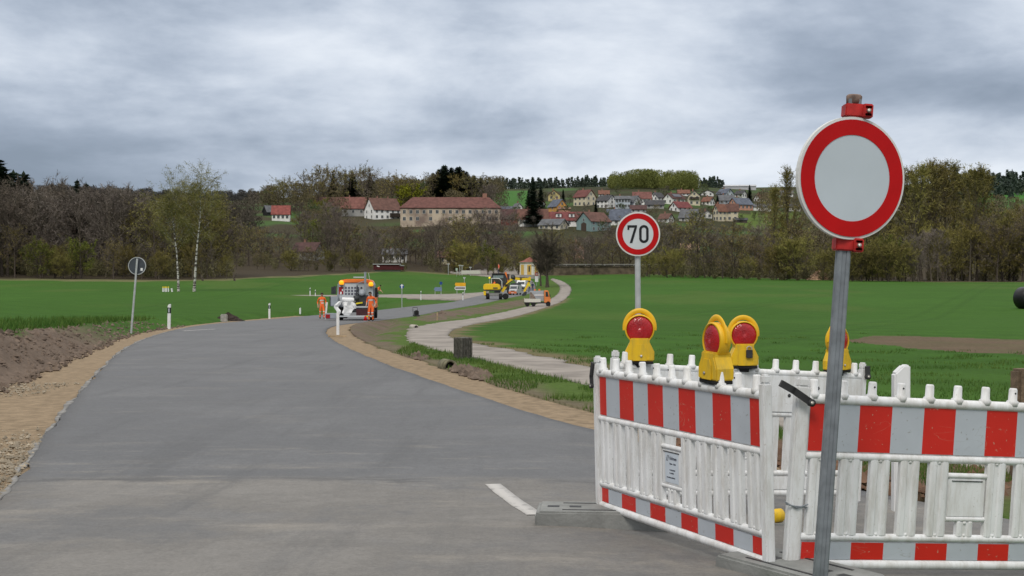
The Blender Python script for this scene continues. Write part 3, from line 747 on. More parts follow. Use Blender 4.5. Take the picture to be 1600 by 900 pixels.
# ------------------------------------------------------------------ fence panels of the road closure
def text_mesh(txt, size, mat, parent, loc, rot=(math.pi / 2, 0, 0), name='lettering', align='LEFT', shear=0.0, ext=0.0006):
    cu = bpy.data.curves.new('tmp', 'FONT'); cu.body = txt; cu.size = size; cu.extrude = ext; cu.align_x = align; cu.shear = shear
    to = bpy.data.objects.new('tmp', cu); COL.objects.link(to)
    bpy.context.view_layer.update()
    me = bpy.data.meshes.new_from_object(to.evaluated_get(bpy.context.evaluated_depsgraph_get()))
    bpy.data.objects.remove(to); bpy.data.curves.remove(cu)
    me.name = name; me.materials.clear(); me.materials.append(mat)
    o = bpy.data.objects.new(name, me); COL.objects.link(o); o.parent = parent; o.location = loc; o.rotation_euler = rot
    return o
def fence_panel(P0, P1, label, plate_slot, seed, lean=0.0, sticker=False):
    """P0 -> P1 is the panel's length with its striped face on the right-hand side of that direction"""
    P0, P1 = Vector(P0), Vector(P1); d = P1 - P0; L_ = math.hypot(d.x, d.y)
    pitch = math.atan2(d.z, L_); yaw = math.atan2(d.y, d.x)
    t = thing('safety_barrier', label, 'barrier', P0, (0, 0, 0), 'red and white barrier panels closing the road')
    t.rotation_euler = (Euler((0, 0, yaw)).to_matrix() @ Euler((0, -pitch, 0)).to_matrix() @ Euler((lean, 0, 0)).to_matrix()).to_euler()
    L_ = d.length
    r = random.Random(seed); w = .070 if seed == 2 else .048
    for x in (w / 2, L_ - w / 2):
        b = MB(); b.box((x, 0, .495), (w * 1.12, .056, .99)); b.box((x, 0, 1.008), (w * .95, .046, .05)); b.build('end_post', WHITE, t, bevel=.010)
    zr = [(.925, .026, 'top_rail'), (.632, .021, 'rail'), (.213, .021, 'rail'), (.072, .026, 'bottom_rail')]
    for z, rr, nm in zr:
        q = MB(); q.tube([(w, 0, z), (L_ - w, 0, z)], rr, seg=12); q.build(nm, WHITE, t)
    b = MB(); b.box((L_ / 2, .009, .78), (L_ - 2 * w, .03, .262)); b.build('upper_board', WHITE, t, bevel=.004)
    if seed == 3:
        k = 8
        for i in range(k):
            x = w + .14 + i * (L_ - 2 * w - .28) / (k - 1)
            hb = MB(); hb.lathe([(0, .0265), (.013, .0265), (.013, .0225), (0, .0225)], c=(x, 0, .80 + .03 * ((i % 2) * 2 - 1)), axis='y', seg=12)
            hb.build('socket', DARK, t)
    b = MB(); b.box((L_ / 2, .007, .143), (L_ - 2 * w, .026, .095)); b.build('lower_board', WHITE, t, bevel=.004)
    # stripes: half, whole ..., half
    inner = L_ - 2 * w - .03; n = max(1, round(inner / .182)); sw = inner / n
    for (z, h, nm) in ((.782, .247, 'upper_stripes'), (.143, .088, 'lower_stripes')):
        b = MB(); x0 = w + .015; y = -.0085 if nm[0] == 'u' else -.008
        ed = [0] + [(.5 + i) * sw for i in range(n)] + [inner]
        for i in range(len(ed) - 1):
            b.box((x0 + (ed[i] + ed[i + 1]) / 2, y, z), (ed[i + 1] - ed[i], .003, h), i % 2)
        b.build(nm, [RED_S, SIL_S], t)
    # slats, each with two vertical ribs, and the label plate
    ns = round((L_ - 2 * w) / .176); pit = (L_ - 2 * w) / ns
    for i in range(ns):
        x = w + (i + .5) * pit
        z0, z1 = .228, .62
        parts_ = [(z0, z1)]
        if i == plate_slot: parts_ = [(z0, z0 + .075)]
        for (a0, a1) in parts_:
            b = MB(); ws = .112 if i != plate_slot else .095
            b.prism([(x - ws / 2, -.014), (x - ws / 2 + .012, -.02), (x - .02, -.02), (x - .012, -.013), (x + .012, -.013), (x + .02, -.02), (x + ws / 2 - .012, -.02), (x + ws / 2, -.014), (x + ws / 2, .012), (x - ws / 2, .012)], a0, a1, plane='xy')
            for xx in (x - .035, x, x + .035): b.lathe([(.012, a0 - .004), (.012, a0 + .012)], c=(xx, -.006, 0), seg=8); b.lathe([(.012, a1 - .012), (.012, a1 + .004)], c=(xx, -.006, 0), seg=8)
            b.build('slat', WHITE, t)
        if i == plate_slot:
            pw = pit + .06
            for zz in (.548, .318):
                q = MB(); q.tube([(x - pw / 2, -.004, zz), (x + pw / 2, -.004, zz)], .015, seg=8); q.build('plate_rail', WHITE, t)
            q = MB(); q.box((x, -.002, .433), (pw - .01, .022, .205)); pl = q.build('label_plate', WHITE, t, bevel=.004)
            q = MB(); q.box((x, -.0155, .522), (pw - .05, .004, .004)); q.build('plate_groove', DARK, t)
            if sticker:
                q = MB(); q.box((x + .004, -.0145, .43), (.15, .002, .172)); st = q.build('sticker', PAPER, t)
                for (tx, sz, xx, zz, sh) in (('//', .052, -.062, .468, .15), ('fohnes', .030, -.022, .478, .1), ('Baum - Klink', .0135, -.022, .451, 0), ('Tel. 0961/4010', .0105, -.024, .415, 0), ('Fax 401055', .0105, -.024, .397, 0), ('www.fohnes-klink.de', .0115, -.058, .371, 0)):
                    text_mesh(tx, sz, INK, st, (x + .004 + xx, -.0162, zz), shear=sh)
    # pins that carry lamps and beacons
    m_ = round((L_ - .2) / .176); pp = (L_ - .2) / m_
    for i in range(m_ + 1):
        q = MB(); x = .1 + i * pp
        q.lathe([(.03, .93), (.032, .955), (.023, .962), (.0215, 1.018), (.017, 1.026), (0, 1.026)], c=(x, 0, 0), seg=10)
        if r.random() < .5: q.lathe([(0, -.0235), (.005, -.0235), (.005, -.018), (0, -.018)], 1, c=(x, 0, 1.0), axis='y', seg=8)
        q.build('pin', [WHITE, DARK], t)
    return t
def hook(parent, pts, r=.014):
    b = MB(); n = len(pts)
    for i in range(n - 1):
        a, c = Vector(pts[i]), Vector(pts[i + 1]); m = (a + c) / 2; dd = c - a
        b.box(m, (dd.length + r, r * 1.1, r * 2.2), rot=dd.to_track_quat('X', 'Z').to_matrix())
    b.lathe([(0, -.012), (r * 1.3, -.012), (r * 1.3, .012), (0, .012)], c=pts[-1], axis='y', seg=12)
    b.lathe([(0, -.015), (r * .6, -.015), (r * .6, .015), (0, .015)], 1, c=pts[-1], axis='y', seg=10)
    return b.build('clamp_lever', [DARK, BOLT], parent)
def gp(u, d, dz=0.0):
    p = at(u, d, zbase); p.z += dz; return p
A0, A1 = gp(937, 8.3, .045), gp(1207, 6.5, -.012)
fA = fence_panel(A0, A1, 'barrier panel with a company sticker, standing oblique on a grey foot', 5, 1, lean=math.radians(1.2), sticker=True)
B0 = gp(1225, 6.55, -.02); dirB = (gp(1600, 6.9, -.02) - B0).normalized(); B1 = B0 + dirB * 2.05
fB = fence_panel(B0, B1, 'scratched barrier panel behind the no-entry sign post', 5, 2, lean=math.radians(.8))
C1, C0 = gp(944, 8.55, .085), gp(1342, 9.45, .085)
fC = fence_panel(C0, C1, 'rear barrier panel showing its plain white back, three lamps on top', 5, 3, lean=math.radians(.5))
hook(fA, [(.02, -.035, .985), (-.005, -.035, .90), (.0, -.035, .84)], .013)
LA = (A1 - A0).length; LC_ = (C1 - C0).length
Rb = fB.rotation_euler.to_matrix()
hook(fB, [(-.115, -.07, 1.00), (-.05, -.07, .97), (.055, -.07, .91)], .0155)
hook(fC, [(.02, .05, 1.0), (.012, .05, .93)], .016)
wr = MB(); wr.tube([(-.03, -.034, .385), (.02, -.038, .375), (.09, -.03, .37), (.1, .03, .36)], .004, seg=6); wr.tube([(-.035, -.034, .395), (.03, -.037, .365), (.095, -.03, .385)], .004, seg=6); wr.build('tie_wire', GALV, fB)

# feet under the panels
def panel_foot(loc, yaw, label, tilt=0.0):
    t = thing('ballast_block', label, 'barrier foot', loc, (tilt, 0, yaw), 'grey plastic feet under the barrier panels')
    b = MB()
    b.prism([(-.42, -.03), (-.42, .11), (-.40, .132), (.40, .132), (.42, .115), (.42, -.03), (.37, -.03), (.35, .0), (-.35, .0), (-.37, -.03)], -.19, .19, plane='xz'); b.build('foot_block', FOOT, t, bevel=.012)
    for x in (-.31, -.17, .17, .31):
        q = MB(); q.box((x, 0, .1325), (.075, .055, .002)); q.build('slot', DARK, t)
    q = MB()
    for y in (-.12, .12): q.box((0, y, .1335), (.5, .016, .003))
    q.build('groove', DARK, t)
    return t
pA = gp(938, 8.25)
dA = A1 - A0; ya = math.atan2(dA.y, dA.x)
f0 = ray(938, 829, zbase)
panel_foot(gp(941, 8.16, -.02), math.radians(-4), 'long grey barrier foot beside the worn white road dash')
panel_foot(gp(1249, 6.45, -.06), math.radians(-57), 'grey barrier foot partly hidden where two striped panels meet')
q = gp(1330, 9.45)
b = MB(); b.box((0, 0, .085), (.045, .03, .17)); lg = b.build('support_leg', GALV, fC); lg.location = (.05, 0, -.16)
# yellow plastic thing lying behind the panels
ty = thing('yellow_lamp_housing', 'yellow plastic lamp housing lying on the asphalt behind the panels', 'lamp housing', gp(1215, 8.6), (0, 0, .5)); ty.scale = (.62, .62, .7)
b = MB(); b.lathe([(0, -.07), (.055, -.07), (.066, -.05), (.066, .05), (.055, .07), (0, .07)], c=(0, 0, .088), axis='x', seg=20); b.build('housing', YEL2, ty, bevel=.004)
b = MB(); b.box((0, 0, .012), (.16, .15, .024)); b.build('base', FOOT, ty)

# ------------------------------------------------------------------ warning lamps
def ring_outline(R, z0, half, n=40):
    pts = []
    a0 = math.asin(half / R)
    for i in range(n + 1):
        an = -math.pi / 2 + a0 + (2 * math.pi - 2 * a0) * i / n
        pts.append((R * math.cos(an), z0 + R * math.sin(an)))
    return pts
def warning_lamp(loc, yaw, label, lock=False, tilt=0.0):
    t = thing('warning_lamp', label, 'warning lamp', loc, (0, tilt, yaw), 'yellow lamps with red lenses on the barrier panels')
    t.scale = (.89, .89, .89)
    b = MB(); b.box((0, 0, .011), (.205, .118, .022)); b.box((0, 0, -.014), (.08, .07, .03)); b.build('base_plate', BLACK, t, bevel=.003)
    zc, R = .262, .112
    b = MB()      # battery case, waisted into the round head
    prof = [(-.108, .0225), (.108, .0225), (.109, .095), (.074, .165), (.074, .195), (-.074, .195), (-.074, .165), (-.109, .095)]
    b.prism(prof, -.064, .064, plane='xz'); b.build('battery_case', YEL2, t, bevel=.008)
    b = MB(); b.prism([(-.055, .0235), (.055, .0235), (.055, .115), (.036, .152), (-.036, .152), (-.055, .115)], -.0705, -.0635, plane='xz'); b.build('case_panel', YEL2, t, bevel=.003)
    b = MB()
    out = [(R * math.cos(a), zc + R * math.sin(a)) for a in np.linspace(0, 2 * math.pi, 48, endpoint=False)]
    inn = [(.1015 * math.cos(a), zc + .1015 * math.sin(a)) for a in np.linspace(0, 2 * math.pi, 48, endpoint=False)]
    dp = .040; vs = []; n = 48
    for P, y in ((out, -dp * .8), (out, dp * .8), (inn, -dp), (inn, dp)): vs += [(p[0], y, p[1]) for p in P]
    fs = []
    for i in range(n):
        j = (i + 1) % n
        fs += [(i, j, n + j, n + i), (i, 2 * n + i, 2 * n + j, j), (n + i, n + j, 3 * n + j, 3 * n + i), (2 * n + i, 3 * n + i, 3 * n + j, 2 * n + j)]
    b.add(vs, fs, 0, True); b.build('lamp_ring', YEL, t)
    for s in (-1, 1):
        b = MB(); pr = [(0, s * .050)]
        for rr, yy in ((.02, .0495), (.04, .048), (.06, .045), (.082, .040), (.095, .033), (.101, .026), (.101, .0)): pr.append((rr, s * yy))
        b.lathe(pr, c=(0, 0, zc), axis='y', seg=32); b.build('lens', LENS, t)
    b = MB(); pts = []
    for i in range(25):
        a = math.radians(-8 + 196 * i / 24); pts.append((.111 * math.cos(a), 0, zc + .010 + .130 * math.sin(a)))
    b.tube(pts, .0075, seg=8, flat=2.6); b.build('handle', YEL, t)
    b = MB(); b.box((0, -.047, .166), (.05, .012, .014)); b.build('lens_catch', S_RED, t)
    if lock:
        b = MB(); b.box((.03, -.082, .118), (.05, .022, .064)); pk = b.build('padlock', DARK, t, bevel=.004)
        b = MB(); b.tube([(.012, -.082, .145), (.012, -.08, .168), (.03, -.074, .178), (.048, -.08, .168), (.048, -.082, .145)], .0045, seg=8); b.build('shackle', BOLT, pk)
    else:
        b = MB(); b.lathe([(0, -.078), (.009, -.078), (.011, -.07), (0, -.07)], c=(-.018 if tilt else .01, 0, .062), axis='y', seg=10); b.build('key_bolt', BOLT, t)
    return t
def on_panel(P0, P1, f, ztop=.953):
    p = Vector(P0).lerp(Vector(P1), f); return p + Vector((0, 0, ztop))
def frac_u(P0, P1, u):
    f_ = np.linspace(0, 1, 400); best = min(f_, key=lambda f: abs(800 + FPX * (P0.x + (P1.x - P0.x) * f) / (P0.y + (P1.y - P0.y) * f) - u)); return float(best)
def lamp_on(P0, P1, u, yaw, label, **k):
    return warning_lamp(on_panel(P0, P1, frac_u(P0, P1, u)), yaw, label, **k)
lamp_on(C0, C1, 999, math.radians(-4), 'yellow warning lamp with red lens in front of the seventy sign pole')
lamp_on(A0, A1, 1119, math.radians(-68), 'yellow warning lamp turned aside on the oblique sticker panel', tilt=math.radians(1.5))
lamp_on(C0, C1, 1161, math.radians(3), 'yellow warning lamp with a padlock hanging below its red lens', lock=True)
lamp_on(C0, C1, 1308, math.radians(36), 'yellow warning lamp half hidden by the steel post of the no-entry sign')

# ------------------------------------------------------------------ the two big signs
def disc_part(name, R, y0, y1, mat, parent, zc, R_in=None, seg=64, smooth_=False):
    b = MB()
    if R_in is None: b.lathe([(0, y0), (R, y0), (R, y1), (0, y1)], c=(0, 0, zc), axis='y', seg=seg, smooth=False)
    else:
        vs = []; fs = []
        for rr, yy in ((R_in, y0), (R, y0), (R, y1), (R_in, y1)):
            for k in range(seg):
                a = 2 * math.pi * k / seg; vs.append((rr * math.cos(a), yy, zc + rr * math.sin(a)))
        for i in range(4):
            for k in range(seg): fs.append((i * seg + k, i * seg + (k + 1) % seg, ((i + 1) % 4) * seg + (k + 1) % seg, ((i + 1) % 4) * seg + k))
        b.add(vs, fs)
    return b.build(name, mat, parent)
gS = gp(1281, 6.12); leanS = math.atan2(51, 745)
tS = thing('prohibition_sign', 'large round white sign with red ring on a leaning steel post', 'road sign', gS, (0, leanS, 0))
b = MB(); hw = .0335                                       # grooved square post
pr = []
for k in range(4):
    for (s, o) in ((-.031, .024), (-.024, .031), (-.011, .031), (-.008, .026), (.008, .026), (.011, .031), (.024, .031)):
        x_, y_ = s, -o
        a = k * math.pi / 2; pr.append((x_ * math.cos(a) - y_ * math.sin(a), x_ * math.sin(a) + y_ * math.cos(a)))
b.prism(pr, -.1, 2.36, plane='xy'); b.build('post', GALV, tS)
b = MB(); b.lathe([(.036, 2.34), (.038, 2.375), (.03, 2.383), (0, 2.383)], c=(0, 0, 0), seg=14); b.build('post_cap', M('rusty_cap', (.17, .12, .1), .8, var=.4, scale=30), tS)
zS = 1.98
sp = thing('sign_plate', None, None, (0, -.052, zS), (0, -leanS * .25, math.radians(18)))
sp.parent = tS
disc_part('plate_rim', .290, -.006, .016, S_RIM, sp, 0)
disc_part('white_face', .278, -.0085, -.0065, S_WHITE, sp, 0)
disc_part('red_ring', .277, -.011, -.009, S_RED, sp, 0, .204)
for zc in (2.305, 1.668):
    q = thing('post_clamp', None, None, (0, 0, zc)); q.parent = tS
    b = MB(); b.box((0, 0, 0), (.095, .088, .062)); b.build('clamp_body', CLAMP, q, bevel=.006)
    b = MB(); b.box((.056, -.035, -.002), (.046, .06, .066)); b.box((.056, -.068, .016), (.04, .01, .010)); b.box((.056, -.068, -.02), (.04, .01, .010)); b.build('clamp_jaw', CLAMP, q, bevel=.008)
    b = MB(); b.lathe([(0, -.08), (.009, -.08), (.011, -.064), (0, -.064)], c=(.056, 0, -.002), axis='y', seg=8); b.build('bolt', BOLT, q)
# 70 sign
g7 = gp(998, 17.0)
t7 = thing('speed_limit_sign', 'round speed limit sign reading 70 on a pale grey pole', 'road sign', g7, (0, math.radians(-.4), 0))
z7 = CZ + (430 - 366) / FPX * 17.0 - g7.z
b = MB(); b.tube([(0, 0, -.3), (0, 0, z7 + .28)], .038, seg=16); b.build('pole', GALV_L, t7)
p7 = thing('sign_plate', None, None, (0, -.06, z7), (0, 0, math.radians(-5))); p7.parent = t7
disc_part('plate_rim', .292, -.008, .018, S_RIM, p7, 0)
disc_part('white_face', .274, -.0105, -.0085, M('sign_white_face', (0.56, .60, .63), .4, var=.03), p7, 0)
disc_part('red_ring', .273, -.013, -.011, S_RED, p7, 0, .203)
def stroke(pts, w, closed=False):
    """flat band of constant width along a polyline, as quads in the sign's plane"""
    P = [Vector((x, z)) for x, z in pts]; n = len(P); L_, R_ = [], []
    for i in range(n):
        a = P[(i - 1) % n] if (closed or i > 0) else P[i]; c = P[(i + 1) % n] if (closed or i < n - 1) else P[i]
        d = (c - a).normalized(); nn_ = Vector((-d.y, d.x)) * w / 2; L_.append(P[i] + nn_); R_.append(P[i] - nn_)
    return L_, R_, closed
def digit(pts, w, parent, name, closed=False):
    L_, R_, cl = stroke(pts, w, closed); n = len(L_); b = MB()
    vs = [(p.x, y, p.y) for y in (-.0135, -.0111) for p in L_ + R_]; fs = []
    for i in range(n if cl else n - 1):
        j = (i + 1) % n
        fs += [(i, j, n + j, n + i), (2 * n + i, 3 * n + i, 3 * n + j, 2 * n + j), (i, 2 * n + i, 2 * n + j, j), (n + i, n + j, 3 * n + j, 3 * n + i)]
    if not cl: fs += [(0, n, 3 * n, 2 * n), (n - 1, 3 * n - 1, 4 * n - 1, 2 * n - 1)]
    b.add(vs, fs); return b.build(name, BLACKP, parent)
nm = thing('number', None, None); nm.parent = p7
b = MB(); b.prism([(-.138, .118), (-.012, .118), (-.012, .090), (-.075, -.118), (-.110, -.118), (-.046, .086), (-.113, .086), (-.113, .056), (-.138, .056)], -.0135, -.0111, plane='xz'); b.build('digit', BLACKP, nm)
zero = []
for k in range(33): a = math.pi * k / 32; zero.append((.078 + .046 * math.cos(a), .056 + .046 * math.sin(a)))
for k in range(33): a = math.pi + math.pi * k / 32; zero.append((.078 + .046 * math.cos(a), -.056 + .046 * math.sin(a)))
digit(zero, .033, nm, 'digit', True)
for ch in nm.children: ch.location = (0, 0, 0)

# ------------------------------------------------------------------ delineators, posts and stones along the road
DW = M('delineator_white', (0.74, 0.75, 0.76), .45, var=.05, scale=5)
def delineator(loc, yaw, label, h=1.0, band=True, tilt=0.0, w=.12, px=None):
    if px: h = px * loc.y / FPX; w = max(.10, .12 * h)
    t = thing('delineator_post', label, 'delineator post', loc, (0, tilt, yaw), 'white delineator posts along the road')
    b = MB(); b.prism([(-w / 2, -.15), (w / 2, -.15), (w / 2, h), (w / 2 - .05, h), (-w / 2, h - .065)] if yaw < 1.5 else [(-w / 2, -.15), (w / 2, -.15), (w / 2, h - .065), (w / 2 - .06, h), (-w / 2, h)], -.05, .05, plane='xz'); b.build('post', DW, t, bevel=.012)
    if band:
        b = MB(); z = h - .27; s = w / 2 + .002; q_ = .052
        b.prism([(-s, -q_), (s, -q_), (s, q_), (-s, q_)], z - .12, z + .12, plane='xy'); bd = b.build('black_band', BLACKP, t, bevel=.002)
        b = MB(); b.box((0, -.0555, z), (.05, .003, .17)); b.build('reflector', SIL_S, bd)
    return t
delineator(rayf(264, 513), 0, px=38, label= 'white delineator with black band on the left verge before the field', tilt=.02)
delineator(rayf(421, 497.5), 0, px=24, label= 'small white delineator between the dirt heap and the marking lorry')
delineator(rayf(528, 522), 0, px=35.5, label= 'plain white delineator on the sandy tip of the bend', band=False)
delineator(rayf(484.5, 462), 0, px=12.5, label= 'leftmost of the two white delineators in the field behind the left worker')
delineator(rayf(492.7, 462.2), 0, px=9.5, label= 'white delineator in the field just above the left worker')
delineator(rayf(657.7, 467), 0, px=12.5, label= 'white delineator by the side road left of the blue direction board')
delineator(rayf(723.3, 469), 0, px=12.5, label= 'white delineator below the yellow direction sign')
delineator(rayf(587, 486), 0, px=18, label= 'white delineator standing beside the right-hand road worker', band=False)
delineator(rayf(469, 488.3), 0, 'short white stump at the road edge left of the workers', h=.35, band=False)
dd = gp(1408, 9.7)
delineator(dd, 0, 'white slant-topped delineator behind the scratched barrier panel', band=False, h=CZ + (430 - 570) / FPX * 9.7 - dd.z, tilt=.0)
pw = gp(1597, 12.0)
t = thing('stone_post', 'weathered brown stone post at the right edge behind the barrier', 'stone post', pw, (0, 0, .2))
b = MB(); hh = CZ + (430 - 576) / FPX * 12 - pw.z; b.box((0, 0, hh / 2 - .1), (.17, .17, hh + .2), taper=(.94, .94)); b.build('post', M('brown_stone', (.17, .125, .085), .9, var=.35, scale=12, bump=.6, detail=8), t, bevel=.025)
# kilometre stone and dark heap
CONC = M('concrete', (0.33, 0.32, 0.30), .9, var=.2, scale=7, bump=.4, detail=8)
k = rayf(350, 502.3); m_ = k.y / FPX
t = thing('kerb_stone', 'short pale concrete stone on the left verge beside the dark heap', 'stone', k, (0, 0, .1))
b = MB(); b.box((0, 0, 5 * m_), (10.5 * m_, .26, 10 * m_ + .1)); b.build('block', CONC, t, bevel=.04)
def heap(u0, u1, v, vt, mat, label, name='dirt_heap', seed=1, zf=zfull, depth=.8, cat='heap'):
    a = ray((u0 + u1) / 2, v, zf); m_ = a.y / FPX; R = (u1 - u0) / 2 * m_; H = (v - vt) * m_
    r = np.random.default_rng(seed); n, k = 40, 14; vs = []; fs = []
    for j in range(k):
        f = j / (k - 1); rr = R * (1 - f); hh = H * (1 - (1 - f) ** 1.6) if False else H * f ** .9
        for i in range(n):
            an = 2 * math.pi * i / n; q_ = 1 + .12 * math.sin(3 * an + seed) + r.normal(0, .05)
            vs.append((rr * q_ * math.cos(an), rr * q_ * math.sin(an) * depth, hh - .08 + r.normal(0, .03) * H * (0 < j)))
    for j in range(k - 1):
        for i in range(n): fs.append((j * n + i, j * n + (i + 1) % n, (j + 1) * n + (i + 1) % n, (j + 1) * n + i))
    fs.append(tuple(range((k - 1) * n, k * n)))
    b = MB(); b.add(vs, fs, 0, False); o = b.build(name, mat); o.location = a; tag(o, label, cat); return o
DSOIL = M('dark_soil', (.035, .025, .02), .95, var=.4, scale=9, bump=.8)
heap(331, 382, 500.5, 486, DSOIL, 'dark soil heap at the field edge behind the small stone', seed=3)
heap(681, 700, 490, 483, SOIL, 'small earth heap on the berm beside the wooden stake', seed=5)
heap(570, 585, 503.5, 499, SOIL, 'low brown earth heap by the feet of the right-hand worker', seed=6)
heap(1258, 1302, 437.5, 420, M('tan_branches', (.30, .20, .13), .9, var=.5, scale=3, bump=.8), 'tan heap of cut wood at the right field edge', name='wood_heap', seed=8)
# stake on the berm
s_ = rayf(683, 500.5); m_ = s_.y / FPX
t = thing('wooden_stake', 'thin pale wooden stake on the brown berm', 'stake', s_, (0, .03, 0)); b = MB(); b.box((0, 0, 6 * m_), (.09, .06, 13 * m_)); b.build('stake', M('pale_wood', (.36, .27, .17), .85, var=.2), t)
# plank on the verge
s_ = rayf(527, 526.6); t = thing('wooden_lath', 'pale wooden lath lying across the sandy verge', 'lath', s_ + Vector((0, 0, .0)), (0, 0, .02)); b = MB(); b.box((0, 0, .03), (.62, .07, .05)); b.build('lath', M('pale_wood', (.36, .27, .17)), t)
# drain pipe end in the ditch
s_ = rayf(650.5, 512.5); m_ = s_.y / FPX
t = thing('drain_pipe', 'pale concrete drain pipe end opening into the ditch', 'pipe', s_ + Vector((0, 0, -.05)), (0, 0, .5))
b = MB(); R_, r_ = 4.4 * m_, 3.0 * m_
vs = []; n = 24
for rr, yy in ((R_, 0), (R_, .5), (r_, .5), (r_, 0)):
    for k in range(n): a = 2 * math.pi * k / n; vs.append((rr * math.cos(a), yy, R_ * .55 + rr * math.sin(a)))
fs = [(i * n + k, i * n + (k + 1) % n, ((i + 1) % 4) * n + (k + 1) % n, ((i + 1) % 4) * n + k) for i in range(4) for k in range(n)]
b.add(vs, fs, 0, True); b.build('pipe', M('pale_concrete', (.42, .39, .34), .9, var=.15, scale=5), t)
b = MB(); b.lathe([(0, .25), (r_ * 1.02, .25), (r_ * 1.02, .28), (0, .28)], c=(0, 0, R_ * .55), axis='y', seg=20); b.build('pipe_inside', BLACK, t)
# second small culvert mouth in the grass strip
s_ = rayf(703, 575); t = thing('culvert_mouth', 'dark culvert mouth in the grass below the ribbed concrete block', 'culvert', s_ + Vector((0, 0.0, -.03)), (0, 0, .35))
b = MB(); vs = []; n = 20
for rr, yy in ((.15, -.05), (.15, .4), (.105, .4), (.105, -.05)):
    for k in range(n): a = 2 * math.pi * k / n; vs.append((rr * math.cos(a), yy, .05 + rr * math.sin(a)))
b.add(vs, [(i * n + k, i * n + (k + 1) % n, ((i + 1) % 4) * n + (k + 1) % n, ((i + 1) % 4) * n + k) for i in range(4) for k in range(n)], 0, True); b.build('pipe', M('mossy_concrete', (.16, .15, .1), .95, var=.4, scale=8), t)
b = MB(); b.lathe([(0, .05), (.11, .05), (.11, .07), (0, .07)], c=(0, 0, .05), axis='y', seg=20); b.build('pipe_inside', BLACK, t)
# ribbed concrete block (stacked lattice stones)
s_ = rayf(723.5, 560.5); m_ = s_.y / FPX
t = thing('lattice_block', 'dark ribbed concrete block standing on the grass beside the path', 'concrete block', s_, (0, 0, math.radians(38)))
W_, H_ = 22 * m_, 33 * m_
RIB = M('weathered_concrete', (.12, .115, .10), .95, var=.35, scale=16, bump=.5, detail=8); RIBD = M('dark_concrete', (.055, .055, .053), .9, var=.3, scale=10)
b = MB(); b.box((0, 0, H_ / 2), (W_ * .8, W_ * .8, H_ - .03)); b.build('core', RIBD, t)  # core in a darker concrete tone than the fins around it
for i in range(6):
    x = -W_ / 2 + W_ * (i + .5) / 6
    for s in (-1, 1):
        b = MB(); b.box((x, s * W_ * .45, H_ / 2), (W_ * .07, W_ * .12, H_)); b.build('fin', RIB, t, bevel=.006)
        b = MB(); b.box((s * W_ * .45, x, H_ / 2 - .005), (W_ * .12, W_ * .07, H_ - .01)); b.build('fin', RIB, t, bevel=.006)
b = MB(); b.box((0, 0, H_ - .01), (W_ * .93, W_ * .93, .03)); b.build('top_slab', RIB, t)
# compactor on the road edge
s_ = rayf(650.5, 494.5); m_ = s_.y / FPX
t = thing('plate_compactor', 'small black plate compactor with upright handle on the road edge', 'compactor', s_, (0, 0, .3))
b = MB(); b.box((0, 0, .06), (.42, .6, .06)); b.box((0, 0, .1), (.34, .5, .05)); b.build('base_plate', DARK, t, bevel=.01)
b = MB(); b.box((0, -.02, .27), (.3, .34, .28)); b.tube([(-.1, -.1, .42), (.1, -.1, .42)], .05, seg=10); b.build('engine', BLACK, t, bevel=.03)
b = MB(); h_ = 14 * m_; b.tube([(-.17, .25, .1), (-.17, .38, h_ * .7), (-.17, .42, h_), (.17, .42, h_), (.17, .38, h_ * .7), (.17, .25, .1)], .022, seg=8); b.build('handle', DARK, t)
# round bale at the right edge
s_ = rayf(1599, 482.5); m_ = s_.y / FPX; R_ = 17.5 * m_
t = thing('silage_bale', 'black wrapped round bale at the right edge of the field', 'bale', s_ + Vector((.25, 0, 0)), (0, 0, .35))
b = MB(); b.lathe([(0, -.62), (R_ * .9, -.62), (R_, -.52), (R_ * 1.01, 0), (R_, .52), (R_ * .9, .62), (0, .62)], c=(0, 0, R_ * .95), axis='y', seg=40); b.build('wrapped_bale', M('black_film', (.012, .012, .013), .35, var=.3, scale=6, bump=.4), t)
# ------------------------------------------------------------------ trees: tapered trunk with limbs, crown of twigs and small leaves
BARK = M('bark_dark', (.075, .060, .048), .9, var=.35, scale=4, bump=.4)
BARKG = M('bark_grey', (.105, .088, .068), .9, var=.35, scale=4)
def birch_bark():
    m = M('bark_birch', (.50, .49, .46), .8, var=.1, scale=3)
    t, L, N, b = nodes_of(m); tc = N('ShaderNodeTexCoord'); mp = N('ShaderNodeMapping'); mp.inputs['Scale'].default_value = (.5, .5, 2.2); L(tc.outputs['Object'], mp.inputs[0])
    n = N('ShaderNodeTexNoise'); n.inputs['Scale'].default_value = 1.6; n.inputs['Detail'].default_value = 4; L(mp.outputs[0], n.inputs['Vector'])
    r = N('ShaderNodeValToRGB'); r.color_ramp.elements[0].position = .47; r.color_ramp.elements[0].color = (.52, .50, .47, 1); r.color_ramp.elements[1].position = .56; r.color_ramp.elements[1].color = (.06, .05, .045, 1); L(n.outputs['Fac'], r.inputs[0]); L(r.outputs[0], b.inputs['Base Color']); return m
BIRCH = birch_bark()
F_BARE = foliage_mat('twigs_brown', (.088, .073, .060), (.165, .136, .108))
F_BAREG = foliage_mat('twigs_grey', (.125, .105, .092), (.215, .185, .158))
F_BUD = foliage_mat('buds_olive', (.125, .112, .036), (.245, .215, .062))
F_OCH = foliage_mat('buds_ochre', (.120, .104, .032), (.215, .182, .052))
F_LEAF = foliage_mat('leaves_yellowgreen', (.105, .115, .022), (.20, .20, .036))
F_GREEN = foliage_mat('leaves_green', (.055, .085, .028), (.115, .15, .048))
F_CON = foliage_mat('needles_dark', (.016, .030, .020), (.042, .064, .040))
F_BLOS = foliage_mat('blossom_white', (.17, .155, .12), (.34, .32, .26))
def unit(a): return a / (np.linalg.norm(a, axis=-1, keepdims=True) + 1e-9)
